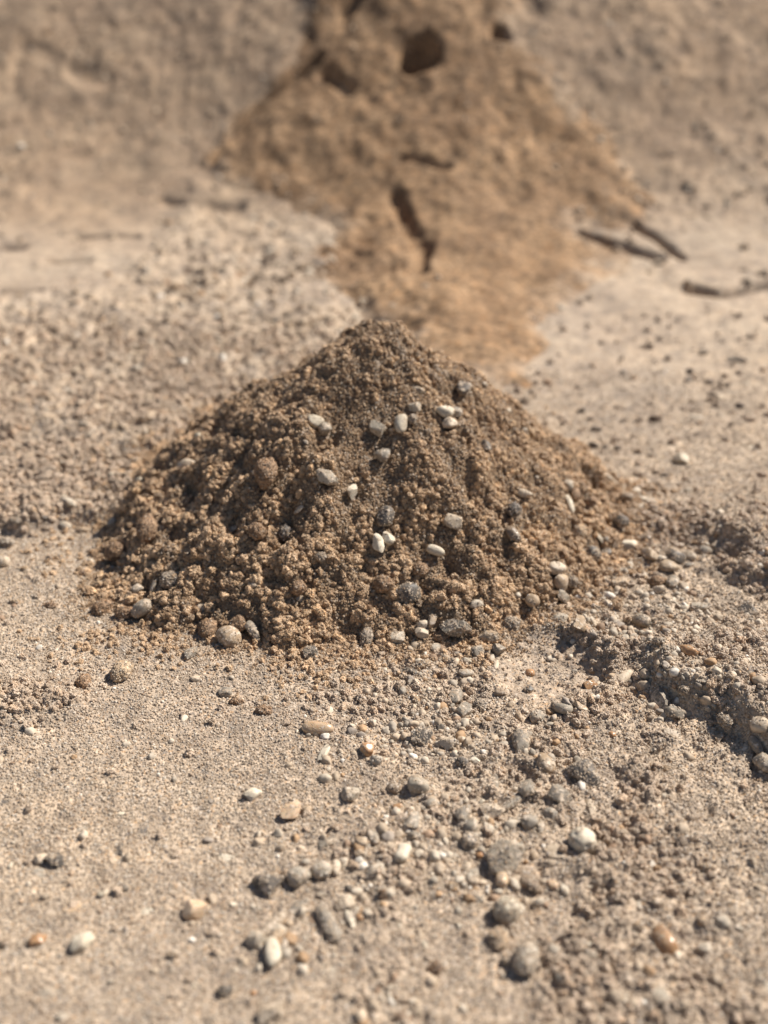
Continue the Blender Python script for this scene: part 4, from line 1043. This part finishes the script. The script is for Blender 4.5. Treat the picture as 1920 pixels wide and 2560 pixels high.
for i, (u, vpx, w, h, ang, shape, colr, label) in enumerate(STONES):
    r = np.random.default_rng(1000 + i)
    x, y, z = plan(u, vpx, top, 0)
    d = math.dist((x, y, z), (0, 0, CAM_H))
    m_px = d / FPX
    a = math.radians(ang)
    sin_p = .78
    ca, sa = math.cos(a), math.sin(a) / sin_p
    k = math.hypot(ca, sa)
    L = w * m_px * k * 1.08
    W = h * m_px * (1.10 if abs(ang) > 40 else 1.16)
    W = min(W, L)
    T = W * THICK[shape]
    lift = T * (.5 - SINK[shape])
    if mound_t(np.array([x]), np.array([y]))[0] < 1: lift += .0007
    x, y, z = plan(u, vpx, top, lift * .8)
    z = float(top(np.array([x]), np.array([y]))[0])
    # surface normal from the height field, eased towards upright
    e = .004
    gx = float(top(np.array([x + e]), np.array([y]))[0] - top(np.array([x - e]), np.array([y]))[0]) / (2 * e)
    gy = float(top(np.array([x]), np.array([y + e]))[0] - top(np.array([x]), np.array([y - e]))[0]) / (2 * e)
    ease = .8 if mound_t(np.array([x]), np.array([y]))[0] < 1 or y > .6 else .4
    nrm = Vector((-gx * ease, -gy * ease, 1)).normalized()
    q = Vector((0, 0, 1)).rotation_difference(nrm)
    M = q.to_matrix() @ Matrix.Rotation(math.atan2(sa, ca), 3, 'Z') @ Matrix.Rotation(r.uniform(-.22, .22), 3, 'X') @ Matrix.Rotation(r.uniform(-.12, .12), 3, 'Y')
    stone_spots.append((x, y, (L + W) * .25))
    V, Fc, sub = stone_shape(shape, L, W, T, w, r)
    nm, cat = NAME[shape]
    me = bpy.data.meshes.new(nm)
    me.from_pydata(V.tolist(), [], Fc.tolist())
    me.materials.append(M_CLOD[colr] if shape == 'clump' else M_STONE[colr])
    me.polygons.foreach_set('use_smooth', np.ones(len(Fc), bool))
    if shape in ('angular', 'chip', 'flat'):
        me.set_sharp_from_angle(angle=math.radians(24))
    onm = mound_t(np.array([x]), np.array([y]))[0] < 1.0
    grp = {'pebble': 'pebbles', 'stone': 'stones', 'flat stone': 'flat stones sunk in the sand', 'stone flake': 'thin stone flakes', 'sand clod': 'clods of sand'}[cat] + (' on the mound' if onm else ' around the mound' if y < .6 else ' behind the mound')
    o = link(nm, me, label=label, category=cat, group=grp)
    base = Vector((x, y, z)) + nrm * (lift - 0)
    o.matrix_world = Matrix.Translation(base) @ M.to_4x4()
    # loose grains that cling to crusted lumps and dusty stones
    if (shape == 'clump' or colr in ('speck',) or shape in ('rough',)) and y < .5:
        nn = int(150 * (w / 40) ** 2 * (1.0 if shape == 'clump' else .7))
    elif y < .5 and w > 24 and colr in ('pale', 'grey', 'dgrey', 'tan', 'cream', 'brown') :
        nn = int(45 * (w / 40) ** 2)
    else: nn = 0
    if nn:
        idx = r.integers(0, len(Fc), nn); bb = r.dirichlet((1, 1, 1), nn)
        tri = V[Fc[idx]]
        pt = (tri * bb[:, :, None]).sum(1)
        R3 = np.array(M)
        pw = pt @ R3.T + np.array(base)
        if nn < 100 and shape != 'clump': pw = pw[(vnoise(pw[:, 0], pw[:, 1], .003, 5) > -.1)]
        cling_p.append(pw)
        damp = shape == 'clump' and colr in ('damp', 'dark')
        cling_r.append(sizes(r, len(pw), .0002, .00042, 1.5))
        cling_t.append(tints(r, len(pw), DAMPPAL if damp else DRYPAL, .1))

P = np.concatenate(cling_p); rad = np.concatenate(cling_r); T = np.concatenate(cling_t); n = len(P)
scatter('clinging_sand', P, rad[:, None] * rng.uniform(.7, 1.2, (n, 3)), rng.uniform(0, 6.3, (n, 3)), T, 'grain', M_GRAIN, 4)

# ------------------------------------------------------------------ crumbly skin of the mound
def free_of_stones(p, f):
    ok = np.ones(len(p), bool)
    for sx, sy, sr in stone_spots:
        ok &= np.hypot(p[:, 0] - sx, p[:, 1] - sy) > sr * f
    return ok
# crumbs of damp sand
n = 46000
def crumb_density(x, y):
    t = mound_t(x, y)
    return np.where(t < 1, 1 - .86 * smooth_patch(x, y), sst(1.10, 1.0, t) * .4) * (.10 + .90 * sst(-.35, .35, fbm(x, y, .008, 2, 71)))
p, h = surf_points(n, mb, crumb_density, lambda x, y: np.maximum(mound_h(x, y), terrain(x, y)), rng)
k = free_of_stones(p, .9); p = p[k]; h = h[k]; n = len(p)
t = mound_t(p[:, 0], p[:, 1])
rad = sizes(rng, n, .00036, .0021, 3.4) * (.66 + .36 * sst(.35, .95, t))
S = rad[:, None] * rng.uniform(.75, 1.15, (n, 3))
P = np.stack([p[:, 0] - MC[0], p[:, 1] - MC[1], h + rad * .4], 1)
scatter('crumb_crust', P, S, rng.uniform(0, 6.3, (n, 3)), tints(rng, n, [(8, 1, 1, 1), (4, .72, .68, .64), (2, 1.2, 1.18, 1.12), (.8, .55, .55, .56)], .1),
        'crumb', M_CRUMB, 6, mound)
# single grains sprinkled over the crumbs
n = 140000
p, h = surf_points(n, mb, lambda x, y: np.where(mound_t(x, y) < 1.02, .4 + .6 * sst(-.4, .4, fbm(x, y, .02, 2, 73)), sst(1.16, 1.0, mound_t(x, y)) * .5), lambda x, y: np.maximum(mound_h(x, y), terrain(x, y)), rng)
k = free_of_stones(p, .75); p = p[k]; h = h[k]; n = len(p)
rad = sizes(rng, n, .00022, .00055, 2.2)
S = rad[:, None] * rng.uniform(.7, 1.2, (n, 3))
P = np.stack([p[:, 0] - MC[0], p[:, 1] - MC[1], h + rad * .4 + rng.random(n) * .0004], 1)
scatter('grain_cover', P, S, rng.uniform(0, 6.3, (n, 3)), tints(rng, n, [(8, .34, .228, .135), (5, .44, .325, .215), (1.5, .55, .46, .36), (1, .17, .13, .10), (1, .20, .12, .07)], .12),
        'grain', M_GRAIN, 4, mound)

# ------------------------------------------------------------------ loose sand grains on the ground
view = lambda x, y: (np.abs(x) < .05 + .40 * y)
def clear(x, y): return (mound_t(x, y) > .99) * (1 - .8 * sst(.024, .018, np.hypot(x - ARC_C[0], y - ARC_C[1])))
n = 150000
def grain_density(x, y):
    return view(x, y) * clear(x, y) * np.interp(y, [.15, .3, .45, .6], [1, .8, .35, .1])
p, h = surf_points(n, (-.3, .3, .15, .6), grain_density, terrain, rng)
rad = sizes(rng, n, .00020, .00046, 1.6) * np.interp(p[:, 1], [.15, .6], [.9, 1.4])
S = rad[:, None] * rng.uniform(.7, 1.2, (n, 3))
scatter('sand_grains', np.stack([p[:, 0], p[:, 1], h + rad * .25], 1), S, rng.uniform(0, 6.3, (n, 3)), tints(rng, n, DRYPAL, .1), 'grain', M_GRAIN, 4)

# ------------------------------------------------------------------ fine gravel too small to pick apart
GRAVPAL = [(7, .45, .355, .26), (4, .52, .44, .345), (2.5, .40, .34, .27), (1.0, .30, .25, .205), (.25, .13, .11, .09), (1.0, .66, .6, .52), (1.2, .40, .26, .15), (1.2, .31, .21, .14)]
n = 4700
def gravel_density(x, y):
    trail = np.exp(-((x - (.02 + .12 * (y - .25))) / .042) ** 2) * sst(.37, .32, y) * .9
    right = sst(.06, .09, x) * sst(.46, .42, y) * sst(.27, .30, y) * .8
    toe = np.exp(-((mound_t(x, y) - 1.03) / .08) ** 2) * (.4 + .5 * sst(-.02, .06, x))
    clump = sst(-.3, .6, fbm(x, y, .02, 2, 91))
    return view(x, y) * clear(x, y) * np.clip(.018 + (trail + right + toe) * clump, 0, 1)
p, h = surf_points(n, (-.28, .28, .15, .5), gravel_density, terrain, rng)
rad = sizes(rng, n, .0004, .0021, 3.4)
S = rad[:, None] * rng.uniform(.6, 1.15, (n, 3))
scatter('fine_gravel', np.stack([p[:, 0], p[:, 1], h - rad * .05], 1), S, rng.uniform(0, 6.3, (n, 3)), tints(rng, n, GRAVPAL, .1), 'gravel', M_GRAVEL, 6)
# rough dry crumbs beside the trail and in the hollows
n = 16000
def dry_crumb_density(x, y):
    R = rough_zone(x, y)
    return view(x, y) * clear(x, y) * np.clip(.015 + R ** 1.5 * sst(-.2, .7, fbm(x, y, .025, 2, 95) + .6 * (R > .8)) * sst(.70, .46, y), 0, 1)
p, h = surf_points(n, (-.36, .36, .15, .70), dry_crumb_density, terrain, rng)
rad = sizes(rng, n, .0006, .0021, 2.2) * np.interp(p[:, 1], [.2, .6], [.85, 1.4])
S = rad[:, None] * rng.uniform(.7, 1.15, (n, 3))
scatter('dry_sand_crumbs', np.stack([p[:, 0], p[:, 1], h + rad * .15], 1), S, rng.uniform(0, 6.3, (n, 3)), tints(rng, n, [(6, .97, 1.08, 1.30), (3, .88, .98, 1.17), (1, 1.08, 1.14, 1.28)], .08), 'crumb', M_CRUMB, 5)
# damp crumbs that rolled off the mound
n = 2800
p, h = surf_points(n, (-.2, .2, .27, .6), lambda x, y: clear(x, y) * sst(1.42, 1.0, mound_t(x, y)) ** 2 * sst(-.2, .6, fbm(x, y, .03, 2, 97)), terrain, rng)
rad = sizes(rng, n, .0004, .0017, 2.4)
S = rad[:, None] * rng.uniform(.7, 1.15, (n, 3))
scatter('rolled_damp_crumbs', np.stack([p[:, 0], p[:, 1], h + rad * .3], 1), S, rng.uniform(0, 6.3, (n, 3)), tints(rng, n, [(1, .95, .95, .95), (1, 1.1, 1.1, 1.1)], .1), 'crumb', M_CRUMB, 5)
# rubble of the rough ground and the bank, out of focus
n = 15000
def rubble_density(x, y):
    R = rough_zone(x, y)
    sl = poly_inside(x, y, SLUMP)
    return sst(.42, .6, y + .04 * fbm(x, y, .05, 2, 101)) * (np.abs(x) < .1 + .5 * y) * (mound_t(x, y) > 1.05) * np.clip(.03 + R * (.3 + .7 * sst(-.3, .5, fbm(x, y, .06, 2, 99))), 0, 1) * np.where(sl > .01, .06, 1)
def top_far(x, y): return np.maximum(terrain(x, y), terrain(x, y, False) + slump_h(x, y))
p, h = surf_points(n, (-.85, .85, .46, 1.7), lambda x, y: rubble_density(x, y), top_far, rng)
rad = sizes(rng, n, .0009, .0048, 3.0) * np.interp(p[:, 1], [.46, .8, .95], [.7, 1.0, .62])
S = rad[:, None] * rng.uniform(.6, 1.15, (n, 3))
scatter('bank_rubble', np.stack([p[:, 0], p[:, 1], h - rad * .1], 1), S, rng.uniform(0, 6.3, (n, 3)), tints(rng, n, [(40, .43, .33, .235), (12, .37, .29, .21)] + GRAVPAL, .1), 'shard', M_GRAVEL, 6)

# ------------------------------------------------------------------ a hair-thin dry fibre on the sand at the right
fx = [plan(u, v, top)[:2] for u, v in ((1752, 1592), (1768, 1583), (1782, 1577), (1797, 1570))]
cu = bpy.data.curves.new('dry_fibre', 'CURVE'); cu.dimensions = '3D'; cu.bevel_depth = .00013; cu.bevel_resolution = 2
sp = cu.splines.new('NURBS'); sp.points.add(len(fx) - 1); sp.use_endpoint_u = True; sp.order_u = 3
for k, (x, y) in enumerate(fx):
    sp.points[k].co = (x, y, float(top(np.array([x]), np.array([y]))[0]) + .0006 + .0008 * (k in (1, 2)), 1)
mf, ntf, bf = nodes_of('dry_fibre'); bf.inputs['Base Color'].default_value = (.09, .065, .045, 1); bf.inputs['Roughness'].default_value = .7
cu.materials.append(mf)
link('dry_fibre', cu, label='hair-thin dark fibre lying on the pale sand near the right edge', category='fibre')
